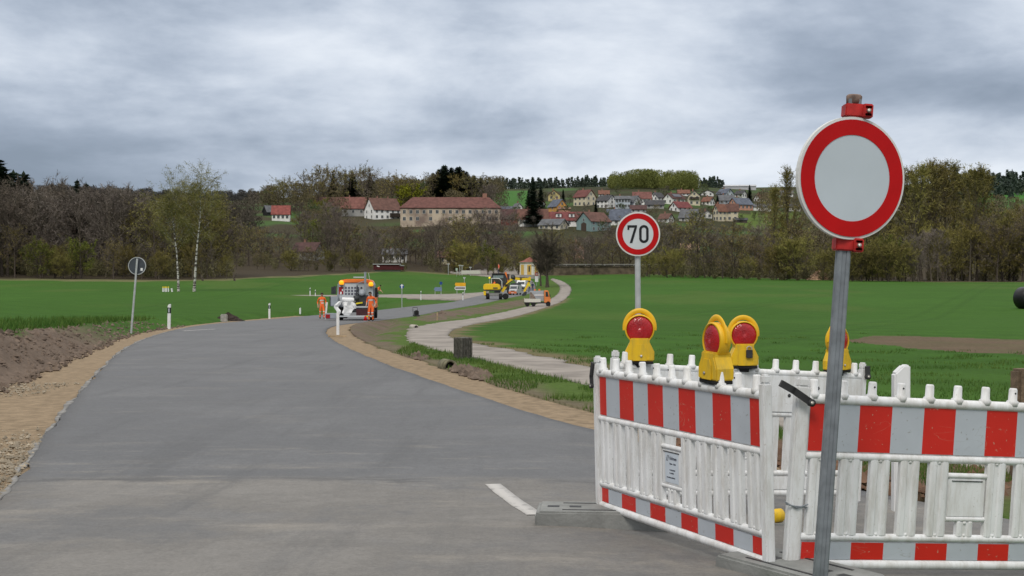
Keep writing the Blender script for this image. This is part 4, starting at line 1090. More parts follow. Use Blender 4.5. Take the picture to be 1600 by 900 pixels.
def broad(seed, H, wid, base, steep, n_limb, n_sub, n_twig, leaf, twig_mat, leaf_mat, bark, twig_w=.06, twig_l=(.5, 1.3), leaf_s=.14, droop=0.0, top_round=1.0, trunks=1, trunk_r=None, multi=1, limb_k=1.0):
    r = np.random.default_rng(seed); tb = MB(); S, E_, = [], []
    for tr in range(trunks):
        ang0 = r.random() * 6.28; off = np.array([math.cos(ang0), math.sin(ang0), 0]) * (.0 if trunks == 1 else .6)
        leanv = r.normal(0, .05, 2) if trunks == 1 else off[:2] * .25
        zs = np.linspace(0, 1, 7)
        wob = np.cumsum(r.normal(0, .010 * H, (7, 2)), 0) * zs[:, None]
        TP = np.c_[off[0] + leanv[0] * H * zs + wob[:, 0], off[1] + leanv[1] * H * zs + wob[:, 1], H * .93 * zs]
        R0 = trunk_r or .019 * H
        tb.tube(TP - np.array([0, 0, .25]), [R0 * (1.25 if k == 0 else 1) * (1 - z) ** .8 + .02 for k, z in enumerate(zs)], seg=7)
        for i in range(n_limb):
            f = base + (1 - base) * ((i + .5) / n_limb) ** .9
            hz = min(f, .97); p0 = np.array([np.interp(hz, zs, TP[:, k]) for k in range(3)])
            g = (hz - base) / (1 - base + 1e-6)
            prof = (math.sin(math.pi * min(1, (g * .82 + .16))) ** .7) * top_round + (1 - top_round) * (1 - g * .8)
            ln = wid * .5 * max(.25, prof) * r.uniform(.8, 1.2)
            az = i * 2.4 + r.normal(0, .4) + tr
            el = steep + r.normal(0, .15) + g * .25
            dr = np.array([math.cos(az) * math.cos(el), math.sin(az) * math.cos(el), math.sin(el)])
            ln = ln / max(.35, math.cos(el)) if steep < 1.0 else ln * 1.7
            ts = np.linspace(0, 1, 4)[:, None]
            LP = p0 + dr * ln * ts + np.array([0, 0, 1]) * (.18 * ln * ts ** 2) * (1 - 2 * droop)
            lr = (R0 * (1 - hz) * .42 + .025) * limb_k
            tb.tube(LP, [lr, lr * .7, lr * .45, .015 * limb_k], seg=4, caps=False)
            for j in range(n_sub):
                t0 = .25 + .75 * (j + r.random()) / n_sub; q0 = p0 + dr * ln * t0 + np.array([0, 0, 1]) * .18 * ln * t0 ** 2 * (1 - 2 * droop)
                sd = unit(dr + r.normal(0, .55, 3) + np.array([0, 0, .15 - droop * .7]))
                sl = ln * (.55 - .25 * t0) * r.uniform(.7, 1.2) + .3
                q1 = q0 + sd * sl
                tb.tube([q0, q1], [lr * .35 + .01 * limb_k, .012 * limb_k], seg=3, caps=False)
                S.append(q0); E_.append(q1)
    S = np.array(S); E_ = np.array(E_)
    k = len(S); n = k * n_twig
    si = np.repeat(np.arange(k), n_twig)
    t = r.random(n) ** .7; b0 = S[si] + (E_[si] - S[si]) * t[:, None]
    d = unit(unit(E_ - S)[si] * .7 + r.normal(0, .6, (n, 3)) + np.array([0, 0, .35 - droop * 1.3])); l = r.uniform(*twig_l, n)
    b1 = b0 + d * l[:, None]
    w = unit(np.cross(d, r.normal(0, 1, (n, 3)))) * (twig_w * r.uniform(.6, 1.3, n) / 2)[:, None]
    tri = [np.stack([b0 - w, b0 + w, b1], 1)]
    # side twigs
    for q in range(2):
        c0 = b0 + (b1 - b0) * r.uniform(.3, .8, n)[:, None]; dd = unit(d + r.normal(0, .7, (n, 3))); c1 = c0 + dd * (l * .55)[:, None]
        w2 = unit(np.cross(dd, r.normal(0, 1, (n, 3)))) * (twig_w * .4)
        tri.append(np.stack([c0 - w2, c0 + w2, c1], 1))
    tri = np.concatenate(tri); cen = tri.mean(1)
    # natural variation in clumps
    tint = np.clip(vnoise(cen[:, 0] + cen[:, 2] * .7, cen[:, 1] + cen[:, 2] * .5, H * .11, seed + 5) * 1.1 + r.normal(0, .18, len(tri)) - .05, 0, 1)
    mi = np.zeros(len(tri), int)
    if leaf:
        m_ = int(n * leaf); li = r.integers(0, n, m_); c = b0[li] + (b1[li] - b0[li]) * r.random(m_)[:, None] + r.normal(0, .12, (m_, 3))
        a_ = unit(r.normal(0, 1, (m_, 3))); bb = unit(np.cross(a_, r.normal(0, 1, (m_, 3)))); s_ = (leaf_s * r.uniform(.6, 1.5, m_))[:, None]
        lt = np.stack([c - a_ * s_, c + bb * s_ * .8, c + a_ * s_], 1)
        lt_t = np.clip(vnoise(c[:, 0] + c[:, 2] * .7, c[:, 1] + c[:, 2] * .5, H * .11, seed + 5) * 1.1 + r.normal(0, .2, m_) - .05, 0, 1)
        tri = np.concatenate([tri, lt]); tint = np.concatenate([tint, lt_t]); mi = np.concatenate([mi, np.ones(m_, int)])
    H = float(np.percentile(tri[..., 2], 99.3)); tm = tb.mesh('trunk', bark)
    cm = np_mesh('crown', tri.reshape(-1, 3), np.arange(len(tri) * 3).reshape(-1, 3), [twig_mat, leaf_mat], False, ('tint', np.repeat(tint, 3)))
    cm.polygons.foreach_set('material_index', mi.astype(np.int32))
    return tm, cm, H
def conifer(seed, H, wid):
    r = np.random.default_rng(seed); tb = MB(); tb.tube([(0, 0, -.3), (0, 0, H * .5), (0, 0, H)], [H * .014, H * .008, .02], seg=6)
    tri = []; nw = 34
    for i in range(nw):
        f = .10 + .9 * (i / nw); z = f * H; ln = wid * .5 * (1 - f) ** .85 * r.uniform(.8, 1.15) + .25
        nb = 12
        for k in range(nb):
            az = 2 * math.pi * (k + r.random() * .7) / nb + i; L_ = ln * r.uniform(.7, 1.15)
            dr = np.array([math.cos(az), math.sin(az), -.25 + .45 * f]); sd = np.array([-math.sin(az), math.cos(az), 0])
            for j in range(5):
                t = (j + .4) / 5; p = np.array([0, 0, z]) + dr * L_ * t; w = L_ * (.36 - .2 * t) + .22
                q = r.normal(0, .12, (3, 3))
                tri.append([p - sd * w + q[0] - [0, 0, .3 * w], p + sd * w + q[1] - [0, 0, .3 * w], p + dr * L_ * .34 + q[2]])
    for j in range(6):
        a = r.random() * 6.28; p = np.array([0, 0, H * (.95 + .01 * j)]); tri.append([p + [.2 * math.cos(a), .2 * math.sin(a), -.3], p - [.2 * math.cos(a), .2 * math.sin(a), .3], p + [0, 0, .4]])
    tri = np.array(tri); tint = np.clip(r.random(len(tri)) * .6 + vnoise(tri[:, 0, 0] * 2, tri[:, 0, 2], 2, seed) * .5, 0, 1)
    return tb.mesh('trunk', BARK), np_mesh('crown', tri.reshape(-1, 3), np.arange(len(tri) * 3).reshape(-1, 3), F_CON, False, ('tint', np.repeat(tint, 3))), H
PROTO = {
    'bare': [broad(10 + i, 15, 9 + i, .22, .55, 20, 7, 9, 0, F_BARE, F_BARE, BARK, twig_w=.085) for i in range(3)],
    'bareg': [broad(20 + i, 15, 9, .12, .62, 20, 7, 9, .0, F_BAREG, F_BAREG, BARKG, twig_w=.09) for i in range(2)],
    'bud': [broad(30 + i, 15, 10, .15, .55, 20, 7, 8, 1.7, F_BARE, F_BUD, BARK, twig_w=.08, leaf_s=.19) for i in range(3)],
    'ochre': [broad(40 + i, 15, 10.5, .10, .55, 20, 7, 8, 2.2, F_OCH, F_OCH, BARKG, twig_w=.08, leaf_s=.2, droop=.25) for i in range(2)],
    'leafy': [broad(50 + i, 12, 10.5, .10, .5, 18, 7, 8, 3.2, F_GREEN, F_LEAF, BARK, leaf_s=.24) for i in range(2)],
    'green': [broad(60 + i, 12, 10, .08, .5, 18, 7, 8, 2.6, F_BARE, F_GREEN, BARK, leaf_s=.24) for i in range(2)],
    'bush': [broad(70 + i, 9, 9.5, .03, .6, 20, 7, 8, 2.0, F_BUD, F_BUD, BARK, twig_w=.07, leaf_s=.17, multi=1, trunks=2) for i in range(2)],
    'poplar': [broad(80 + i, 28, 8.5, .16, 1.25, 26, 6, 7, .9, F_BUD, F_BUD, BARKG, twig_w=.10, leaf_s=.2, twig_l=(.7, 1.8), trunk_r=.35) for i in range(3)],
    'blossom': [broad(90, 10, 8, .15, .55, 18, 6, 8, 2.2, F_BAREG, F_BLOS, BARK, leaf_s=.17)],
    'conifer': [conifer(100 + i, 18, 6.5 + i * .7) for i in range(3)],
}
TREE_NAME = dict(bare='bare_tree', bareg='bare_tree', bud='budding_tree', ochre='willow_tree', leafy='leafy_tree', green='green_tree', bush='budding_bush', poplar='poplar_tree', blossom='blossom_tree', conifer='spruce_tree', birch='birch_tree')
TREE_CAT = dict(bush='bush')
def put_tree(kind, p, H, label, group=None, var=None, rot=None, wide=1.0, protos=None):
    tm, cm, H0 = (protos or PROTO[kind])[var if var is not None else int(rng.integers(len(protos or PROTO[kind])))]
    s = H / H0
    t = thing(TREE_NAME[kind], label, TREE_CAT.get(kind, 'tree'), p, (0, 0, rng.random() * 6.28 if rot is None else rot), group)
    t.scale = (s * wide, s * wide, s)
    for nm_, me in (('trunk', tm), ('crown', cm)):
        o = bpy.data.objects.new(nm_, me); COL.objects.link(o); o.parent = t
    return t
def vtop_h(p, v): return CZ + (430 - v) / FPX * p.y - p.z
def band(n, u0, u1, d0, d1, vt, kinds, label, group, hj=.12, wide=1.0, vts=None):
    """n trees spread over a strip of ground; vt: photo row their tops reach (may vary along u)"""
    for i in range(n):
        u = u0 + (u1 - u0) * (i + rng.random() * .9) / n; d = d0 + (d1 - d0) * rng.random()
        p = at(u, d); v = np.interp(u, *vt) if isinstance(vt, tuple) else vt
        H = max(3.0, vtop_h(p, v) * (1 + rng.normal(0, hj)))
        if 446 < u < 508 and 345 < d < 420 and H > 6: H *= .42
        k = kinds[int(rng.integers(len(kinds)))]
        kn = {'bare': 'brown bare tree', 'bareg': 'grey-brown bare tree', 'bud': 'olive budding tree', 'ochre': 'ochre willow', 'leafy': 'yellow-green leafing tree', 'green': 'dull green tree', 'bush': 'low olive bush', 'poplar': 'tall thin poplar', 'conifer': 'dark spruce', 'blossom': 'whitish blossoming tree'}[k]
        put_tree(k, p, H, f'{kn} {label}', f'{kn}s {group}', wide=wide)
# left wood
band(30, -70, 218, 262, 315, ([-70, 60, 130, 218], [284, 290, 292, 306]), ['bare', 'bare', 'bareg'], 'in the dark wood behind the left field', 'of the left wood', wide=1.1)
band(9, -60, 215, 250, 262, ([-60, 215], [362, 372]), ['bush', 'bud', 'bare'], 'at the front edge of the left wood', 'along the left wood edge')
band(5, 60, 140, 249, 256, ([60, 140], [372, 382]), ['leafy', 'bush'], 'low before the dark left wood', 'low before the left wood')
band(9, -45, 50, 285, 305, ([-45, 20, 50], [250, 252, 272]), ['conifer'], 'rising above the far left of the wood', 'above the left wood', wide=1.9)
band(2, 118, 140, 300, 310, 283, ['conifer'], 'standing inside the brown left wood', 'inside the left wood', hj=.03)
# ochre willows behind the birches
band(11, 214, 350, 262, 292, ([214, 250, 320, 350], [325, 308, 305, 330]), ['ochre', 'ochre', 'bud'], 'behind the two birches', 'behind the birches', hj=.07)
band(6, 205, 360, 256, 262, ([205, 360], [385, 392]), ['bush', 'ochre', 'bare'], 'low at the field edge behind the birches', 'low behind the birches')
put_tree('blossom', at(232, 330), vtop_h(at(232, 330), 308), 'whitish blossoming tree left of the birches', wide=1.0)
put_tree('blossom', at(480, 560), 9, 'whitish blossoming tree on the slope below the red-roofed hall')
put_tree('blossom', at(520, 520), 9, 'pale blossoming tree on the wooded slope right of the lower hall')
# two birches in the field
BP = [broad(200 + i, 17.5, 8.2, .48, .85, 26, 8, 14, 1.3, F_BUD, foliage_mat('birch_catkins', (.15, .13, .06), (.27, .24, .11)), BIRCH, twig_w=.045, twig_l=(.5, 1.3), leaf_s=.10, droop=.5, trunk_r=.22, limb_k=.35) for i in range(2)]
for i, (u, vb, vt, lb) in enumerate(((279, 455.5, 262, 'left of the two tall birches with white trunks in the left field'), (303, 455.5, 260, 'right of the two tall birches with white trunks in the left field'))):
    p = rayf(u, vb); put_tree('birch', p, vtop_h(p, vt), lb, 'pair of birches in the left field', protos=BP, var=i, rot=i * 1.3)
# belt along the stream, middle
band(26, 352, 600, 366, 425, ([352, 420, 470, 530, 600], [352, 362, 352, 335, 368]), ['bare', 'bud', 'bud', 'bareg', 'bare'], 'in the belt below the castle slope', 'of the belt below the castle slope')
band(22, 596, 815, 372, 425, ([596, 660, 720, 790, 815], [372, 352, 336, 338, 352]), ['bare', 'bare', 'bareg', 'bud'], 'in the belt below the long castle', 'of the belt below the castle')
band(12, 350, 572, 350, 362, ([350, 572], [395, 388]), ['bush', 'bare', 'bud'], 'at the far field edge below the slope', 'along the far field edge')
band(8, 700, 830, 352, 366, ([700, 830], [378, 384]), ['bush', 'bud', 'leafy'], 'at the stream left of the chapel', 'at the stream left of the chapel')
band(16, 860, 1010, 352, 400, ([860, 930, 1010], [362, 360, 345]), ['bare', 'bud', 'bareg'], 'between the chapel and the seventy sign', 'right of the chapel')
# the big bare tree beside the chapel
BIG = [broad(310, 13, 10.6, .28, .75, 34, 9, 34, 0, F_BARE, F_BARE, BARK, twig_w=.085, trunk_r=.62, twig_l=(.5, 1.2), top_round=.8)]
p = rayf(855, 449); put_tree('bare', p, vtop_h(p, 356), 'large round bare tree standing right of the chapel', var=0, protos=BIG)
p = rayf(845, 447); put_tree('bare', p, vtop_h(p, 366), 'smaller bare tree squeezed between chapel and the large bare tree', var=0, protos=BIG, wide=.6, rot=2.0)
p = at(926, 345); put_tree('bare', p, vtop_h(p, 366), 'wide dark bare tree left of the seventy sign pole', var=2, wide=1.2)
# right belt
band(24, 1005, 1250, 315, 372, ([1005, 1090, 1180, 1250], [342, 352, 366, 362]), ['bare', 'bud', 'bareg', 'bud', 'bare'], 'in the belt right of the seventy sign', 'of the right belt')
band(12, 1000, 1330, 303, 318, ([1000, 1150, 1250, 1330], [392, 380, 371, 376]), ['bush', 'bud', 'bush'], 'low at the field edge right of the seventy sign', 'low along the right belt')
band(3, 1195, 1250, 330, 360, ([1195, 1250], [312, 292]), ['poplar'], 'left of the large round sign', 'left of the large sign')
band(15, 1335, 1538, 300, 335, ([1335, 1360, 1440, 1500, 1538], [262, 252, 247, 254, 266]), ['poplar'], 'right of the large round sign', 'right of the large sign', hj=.05, wide=1.25)
band(9, 1330, 1420, 285, 300, ([1330, 1420], [372, 378]), ['bush', 'leafy', 'bush'], 'low before the right poplars', 'low before the poplars')
band(4, 1420, 1475, 284, 292, 364, ['bareg'], 'low and twiggy before the right poplars', 'low before the poplars', wide=.8)
band(13, 1470, 1640, 284, 320, ([1470, 1540, 1640], [352, 345, 330]), ['bud', 'bush', 'ochre', 'bare'], 'at the far right field edge', 'of the far right edge')
# slope and hilltop round the castle
band(26, 400, 640, 450, 575, ([400, 640], [0, 0]) if False else 330, ['bud', 'bare', 'green', 'bareg', 'bud'], 'on the slope left of the castle', 'on the castle slope', hj=.0) if False else None
def slope(n, u0, u1, d0, d1, h0, h1, kinds, label, group, avoid=()):
    i = 0; tries = 0
    while i < n and tries < n * 20:
        tries += 1
        u = u0 + (u1 - u0) * rng.random(); d = math.sqrt(d0 * d0 + (d1 * d1 - d0 * d0) * rng.random()); p = at(u, d); H = h0 + (h1 - h0) * rng.random()
        vt_ = 430 - (p.z + H - CZ) / p.y * FPX; hw_ = H * .3 / p.y * FPX; vb_ = 430 - (p.z - CZ) / p.y * FPX
        if any(u + hw_ > a0 and u - hw_ < a1 and vt_ < b1 and vb_ > b0 for a0, a1, b0, b1, dd_ in avoid if p.y < dd_): continue
        k = kinds[int(rng.integers(len(kinds)))]
        kn = {'bare': 'brown bare tree', 'bareg': 'grey-brown bare tree', 'bud': 'olive budding tree', 'ochre': 'ochre tree', 'leafy': 'yellow-green leafing tree', 'green': 'dull green tree', 'bush': 'low olive bush', 'conifer': 'dark spruce', 'blossom': 'whitish blossoming tree'}[k]
        put_tree(k, p, H, f'{kn} {label}', f'{kn}s {group}'); i += 1
CASTLE_WIN = [(563, 790, 302, 352, 640), (408, 452, 318, 346, 640), (540, 570, 304, 340, 640), (790, 1205, 290, 362, 760), (1160, 1252, 326, 364, 560), (404, 455, 312, 350, 660)]
slope(44, 395, 640, 440, 570, 9, 13, ['bud', 'bare', 'green', 'bareg', 'bud', 'leafy'], 'on the slope left of the castle', 'on the castle slope', CASTLE_WIN)
slope(22, 600, 815, 440, 520, 7, 11, ['bare', 'bud', 'bareg'], 'under the long castle wall', 'under the castle wall', CASTLE_WIN)
band(28, 395, 780, 650, 740, ([395, 450, 500, 540, 575, 600, 640, 690, 735, 780], [300, 276, 266, 257, 260, 276, 276, 264, 272, 296]), ['bud', 'bud', 'green', 'bareg', 'ochre', 'bud', 'bare'], 'on the hilltop behind the castle', 'on the hilltop behind the castle', hj=.07, wide=1.15)
band(10, 674, 742, 690, 720, ([674, 698, 720, 742], [270, 260, 264, 274]), ['conifer'], 'in the tall cluster above the castle roof', 'above the castle roof', hj=.05, wide=1.9)
band(3, 515, 600, 690, 720, ([515, 560, 600], [270, 266, 278]), ['conifer'], 'between the hilltop trees left of the castle', 'between the hilltop trees', hj=.03, wide=1.5)
ROUND = [broad(320, 12, 11.5, .06, .45, 26, 8, 12, 4.0, F_LEAF, foliage_mat('leaves_bright', (.20, .22, .02), (.34, .36, .03)), BARK, leaf_s=.28)]
p = at(640, 655); put_tree('leafy', p, vtop_h(p, 288), 'bright yellow-green round tree behind the left castle end', wide=1.0, protos=ROUND, var=0)
slope(6, 405, 440, 600, 640, 6, 8, ['leafy', 'green'], 'beside the black-gabled house', 'beside the black-gabled house', CASTLE_WIN)
# village trees
for (u, d, vt, k, lb) in ((833, 560, 278, 'conifer', 'tallest dark spruce in the village above the red roofs'), (845, 575, 290, 'conifer', 'dark spruce right of the tallest village spruce'), (826, 570, 296, 'conifer', 'dark spruce left of the tallest village spruce'),
                        (751, 700, 277, 'conifer', 'lone dark spruce at the edge of the green hill field'), (762, 705, 284, 'conifer', 'second dark spruce beside the lone one by the hill field'), (880, 640, 296, 'conifer', 'dark spruce between the yellow and the cream house'),
                        (931, 600, 312, 'conifer', 'small dark spruce right of the cream house'), (946, 560, 322, 'green', 'green garden tree left of the grey-blue roof'), (1121, 600, 305, 'conifer', 'dark spruce left of the orange-roofed cream house'),
                        (915, 590, 318, 'bareg', 'bare garden tree before the cream house'), (905, 560, 327, 'blossom', 'whitish garden bush before the cream house'), (1085, 560, 322, 'green', 'dark garden tree below the timbered house'),
                        (1171, 690, 289, 'conifer', 'dark conifer right of the blue-gabled house'), (1100, 740, 283, 'green', 'round green tree at the village top'), (1075, 540, 353, 'leafy', 'small yellow bush below the grey-roofed house'),
                        (861, 650, 300, 'bareg', 'bare tree between the yellow houses'), (790, 600, 318, 'bareg', 'bare tree beside the small white house left'), (805, 520, 330, 'bud', 'olive garden tree left of the brown-roofed house')):
    p = at(u, d); put_tree(k, p, max(3, vtop_h(p, vt)), lb, wide=1.0)
slope(14, 880, 1240, 470, 520, 6, 9, ['bare', 'bud', 'bareg', 'bud'], 'on the slope below the village', 'below the village', CASTLE_WIN)
slope(60, 800, 1260, 530, 745, 4, 7, ['bud', 'bare', 'green', 'bareg', 'green'], 'among the village houses', 'among the village houses')
slope(8, 1215, 1260, 420, 520, 9, 14, ['bare', 'bud'], 'right below the village meadow', 'right of the village meadow')
slope(10, 1530, 1640, 420, 560, 8, 12, ['bare', 'bud', 'leafy'], 'on the slope at the far right', 'on the far right slope')
# far woods, read as masses
def wood(name, label, n, u0, u1, d0, d1, h0, h1, mat, shape, seed, tri_n=150, size=1.3, zf=None):
    r = np.random.default_rng(seed); T = []; C = []
    u = r.uniform(u0, u1, n); d = np.sqrt(r.uniform(d0 ** 2, d1 ** 2, n)); x = (u - 800) / FPX * d; z = zfull(x, d); H = r.uniform(h0, h1, n); tone = r.random(n)
    for i in range(n):
        k = tri_n; f = r.random(k)
        if shape == 'cone': rad = (1 - f) * H[i] * .19 + .2; zz = f * H[i]
        else: rad = H[i] * .34 * np.sqrt(np.clip(1 - ((f - .5) / .55) ** 2, .03, 1)) * np.sqrt(r.random(k)) * 1.1; zz = H[i] * (.08 + .92 * f)
        an = r.random(k) * 6.283; c = np.stack([x[i] + rad * np.cos(an), d[i] + rad * np.sin(an), z[i] + zz], 1)
        a = unit(r.normal(0, 1, (k, 3)) + (np.array([0, 0, 1.2]) if shape == 'round' else 0)); b = unit(np.cross(a, r.normal(0, 1, (k, 3)))); s = size * r.uniform(.5, 1.3, k)[:, None] * (.5 + H[i] / 24)
        T.append(np.stack([c - a * s, c + a * s, c + b * s * (.32 if shape == 'round' else .9)], 1)); C.append(np.clip(tone[i] * .75 + r.normal(.1, .18, k), 0, 1))
    T = np.concatenate(T); C = np.concatenate(C)
    o = np_obj(name, T.reshape(-1, 3), np.arange(len(T) * 3).reshape(-1, 3), mat, False, ('tint', np.repeat(C, 3))); return tag(o, label, 'wood', kind='stuff')
wood('ridge_wood', 'dark conifer wood along the distant ridge', 420, 560, 1130, 980, 1150, 4, 9.5, foliage_mat('needles_far', (.028, .042, .034), (.055, .072, .052)), 'cone', 1, 90, 1.2)
wood('ridge_wood', 'dark wooded ridge far behind the left wood', 380, 60, 420, 1300, 1650, 8, 13, foliage_mat('wood_far', (.075, .075, .075), (.12, .115, .11)), 'round', 2, 200, 1.8)
wood('brown_wood', 'brown leafless wood on the slope behind the birches', 280, -60, 402, 420, 640, 8, 12, foliage_mat('wood_brown', (.070, .062, .050), (.130, .112, .082)), 'round', 3, 420, .8)
wood('brown_wood', 'mixed brown and olive wood on the hill left of the castle', 170, 390, 790, 640, 900, 9, 13, foliage_mat('wood_mixed', (.080, .072, .046), (.165, .145, .070)), 'round', 4, 420, .8)
wood('olive_wood', 'yellow-olive wood on the ridge above the village', 130, 955, 1088, 800, 880, 6.5, 12.5, foliage_mat('wood_olive', (.090, .100, .028), (.165, .172, .045)), 'round', 5, 420, .85)
wood('ridge_wood', 'dark wood on the ridge at the far right', 260, 1440, 1760, 800, 1000, 8, 15, MATS['needles_far'], 'cone', 6, 90, 1.2)
wood('brown_wood', 'brown wood behind the right poplars', 170, 1190, 1640, 430, 700, 8, 12, foliage_mat('wood_right', (.085, .074, .050), (.165, .145, .072)), 'round', 7, 400, .8)
wood('undergrowth', 'brown undergrowth under the trees of the middle belt', 420, 340, 1640, 352, 470, 2.0, 4.5, foliage_mat('undergrowth', (.075, .066, .038), (.140, .130, .060)), 'round', 8, 160, .6)
wood('undergrowth', 'dark undergrowth under the left wood and the right belt', 260, -80, 360, 262, 330, 2.0, 4.5, MATS['undergrowth'], 'round', 9, 160, .6)
wood('undergrowth', 'olive undergrowth at the foot of the right belt', 220, 990, 1680, 300, 352, 1.5, 4.0, MATS['undergrowth'], 'round', 10, 160, .6)

# ------------------------------------------------------------------ houses
GLASS = M('window_glass', (.035, .042, .05), .25, var=.3, scale=2, spec=.6)
W_FR = M('window_frame', (.5, .5, .48), .6)
def wallm(c): return M('render_%02d_%02d_%02d' % tuple(int(k * 99) for k in c), c, .9, var=.09, scale=.5, detail=8)
def roofm(c): return M('tiles_%02d_%02d_%02d' % tuple(int(k * 99) for k in c), c, .85, var=.22, scale=.7, detail=9)
CREAM, WHT, YELW, ORNG, TEAL, PINK, BLUW, GREYW = (.60, .54, .40), (.78, .78, .76), (.58, .48, .22), (.58, .31, .09), (.20, .29, .29), (.56, .29, .21), (.44, .50, .56), (.36, .36, .35)
RRED, RBRN, RDRK, RGRY, RBLU, RORG, RDGR = (.16, .056, .045), (.118, .062, .050), (.080, .042, .040), (.115, .12, .13), (.10, .115, .15), (.165, .078, .055), (.06, .06, .065)
WMESH = None
def win_mesh():
    global WMESH
    if WMESH is None:
        b = MB()
        for c, s in (((0, 0, .68), (1.2, .1, .1)), ((0, 0, -.68), (1.24, .16, .08)), ((-.56, 0, 0), (.08, .1, 1.28)), ((.56, 0, 0), (.08, .1, 1.28)), ((0, 0, 0), (.07, .08, 1.28))): b.box(c, s, 1)
        b.box((0, .02, 0), (1.06, .05, 1.28), 0); WMESH = b.mesh('window', [GLASS, W_FR])
    return WMESH
def window(parent, x, y, z, rz=0.0, s=1.0):
    o = bpy.data.objects.new('window', win_mesh()); COL.objects.link(o); o.parent = parent; o.location = (x, y, z); o.rotation_euler = (0, 0, rz); o.scale = (s, 1, s); return o
def house(label, u0, u1, vt, ve, vb, mode, wall, roof, rows=1, cols=3, name='house', gwin=2, chim=1, gable_mat=None, phi=38, depth=None, dmax=None, hip=False, cat='house'):
    p = ray((u0 + u1) / 2, vb)
    if dmax: p = at((u0 + u1) / 2, dmax); p.z = CZ + (430 - vb) / FPX * dmax
    m = p.y / FPX; W = (u1 - u0) * m; hw_ = (vb - ve) * m; hr = (ve - vt) * m
    a = math.radians(phi)
    if mode == 'E': L_, D_, yaw = W, depth or min(W * .75, 10), 0
    elif mode == 'G': L_, D_, yaw = depth or 11, W, math.pi / 2
    else:
        L_ = W / (math.cos(a) + .8 * math.sin(a)); D_ = L_ * .8; yaw = -a if mode == 'R' else a
    yaw += -math.atan2(p.x, p.y) * .5
    off = (D_ if mode == 'E' else L_ if mode == 'G' else (D_ * math.cos(a) + L_ * math.sin(a))) / 2
    t = thing(name, label, cat, p + Vector((0, off, 0)), (0, 0, yaw), None)
    b = MB(); e = .06
    prof = [(-D_ / 2, -4), (D_ / 2, -4), (D_ / 2, hw_), (0, hw_ + hr - .12), (-D_ / 2, hw_)] if not hip else [(-D_ / 2, -4), (D_ / 2, -4), (D_ / 2, hw_), (-D_ / 2, hw_)]
    b.prism(prof, -L_ / 2, L_ / 2, plane='yz')
    b.build('wall', wallm(wall), t)
    if gable_mat:
        q = MB(); q.prism([(-D_ / 2 + .1, hw_ * .55), (D_ / 2 - .1, hw_ * .55), (D_ / 2 - .1, hw_), (0, hw_ + hr - .5), (-D_ / 2 + .1, hw_)], (-L_ / 2 - .05) if mode == 'L' else (L_ / 2 + .001), (-L_ / 2 - .001) if mode == 'L' else (L_ / 2 + .05), plane='yz'); q.build('gable_cladding', gable_mat, t)
    ov = .45; sl = hr / (D_ / 2); th = .28
    b = MB()
    if hip:
        i_ = D_ * .32; o_ = ov; E_ = hw_ - sl * o_
        P_ = [(-L_ / 2 - o_, -D_ / 2 - o_, E_), (L_ / 2 + o_, -D_ / 2 - o_, E_), (L_ / 2 + o_, D_ / 2 + o_, E_), (-L_ / 2 - o_, D_ / 2 + o_, E_), (-L_ / 2 + i_, 0, hw_ + hr), (L_ / 2 - i_, 0, hw_ + hr)]
        P2 = [(x, y, z - th) for x, y, z in P_[:4]]
        b.add(P_ + P2, [(0, 1, 5, 4), (1, 2, 5), (2, 3, 4, 5), (3, 0, 4), (6, 7, 1, 0), (7, 8, 2, 1), (8, 9, 3, 2), (9, 6, 0, 3), (9, 8, 7, 6)])
    else:
        b.prism([(-D_ / 2 - ov, hw_ - sl * ov), (0, hw_ + hr), (D_ / 2 + ov, hw_ - sl * ov), (D_ / 2 + ov, hw_ - sl * ov - th), (0, hw_ + hr - th), (-D_ / 2 - ov, hw_ - sl * ov - th)], -L_ / 2 - ov, L_ / 2 + ov, plane='yz')
    rf = b.build('roof', roofm(roof), t)
    for c in range(chim):
        q = MB(); x = L_ * (-.18 + .4 * c); q.box((x, .6, hw_ + hr + .1), (.55, .55, 1.5)); q.box((x, .6, hw_ + hr + .9), (.7, .7, .12)); q.build('chimney', M('chimney_brick', (.30, .16, .12), .9, var=.3, scale=3), rf)
    s = min(1.0, hw_ / 3.0 / max(1, rows) * 1.35)
    fr = 'y' if mode in 'ERL' else None
    if fr and cols:
        for r_ in range(rows):
            z = hw_ * (r_ + .55) / rows
            for c in range(cols): window(t, -L_ / 2 + L_ * (c + .5) / cols, -D_ / 2 - .03, z, 0, s)
    if mode in 'RLG' and gwin:
        sx = 1 if mode == 'R' else -1
        for r_ in range(rows):
            z = hw_ * (r_ + .55) / rows
            for c in range(gwin): window(t, sx * (L_ / 2 + .03), -D_ / 2 + D_ * (c + .5) / gwin, z, sx * math.pi / 2, s)
        if hr > 2: window(t, sx * (L_ / 2 + .03), 0, hw_ + hr * .3, sx * math.pi / 2, s * .9)
    return t, L_, D_, hw_, hr
WOOD = M('dark_timber', (.035, .026, .02), .85, var=.3, scale=2)
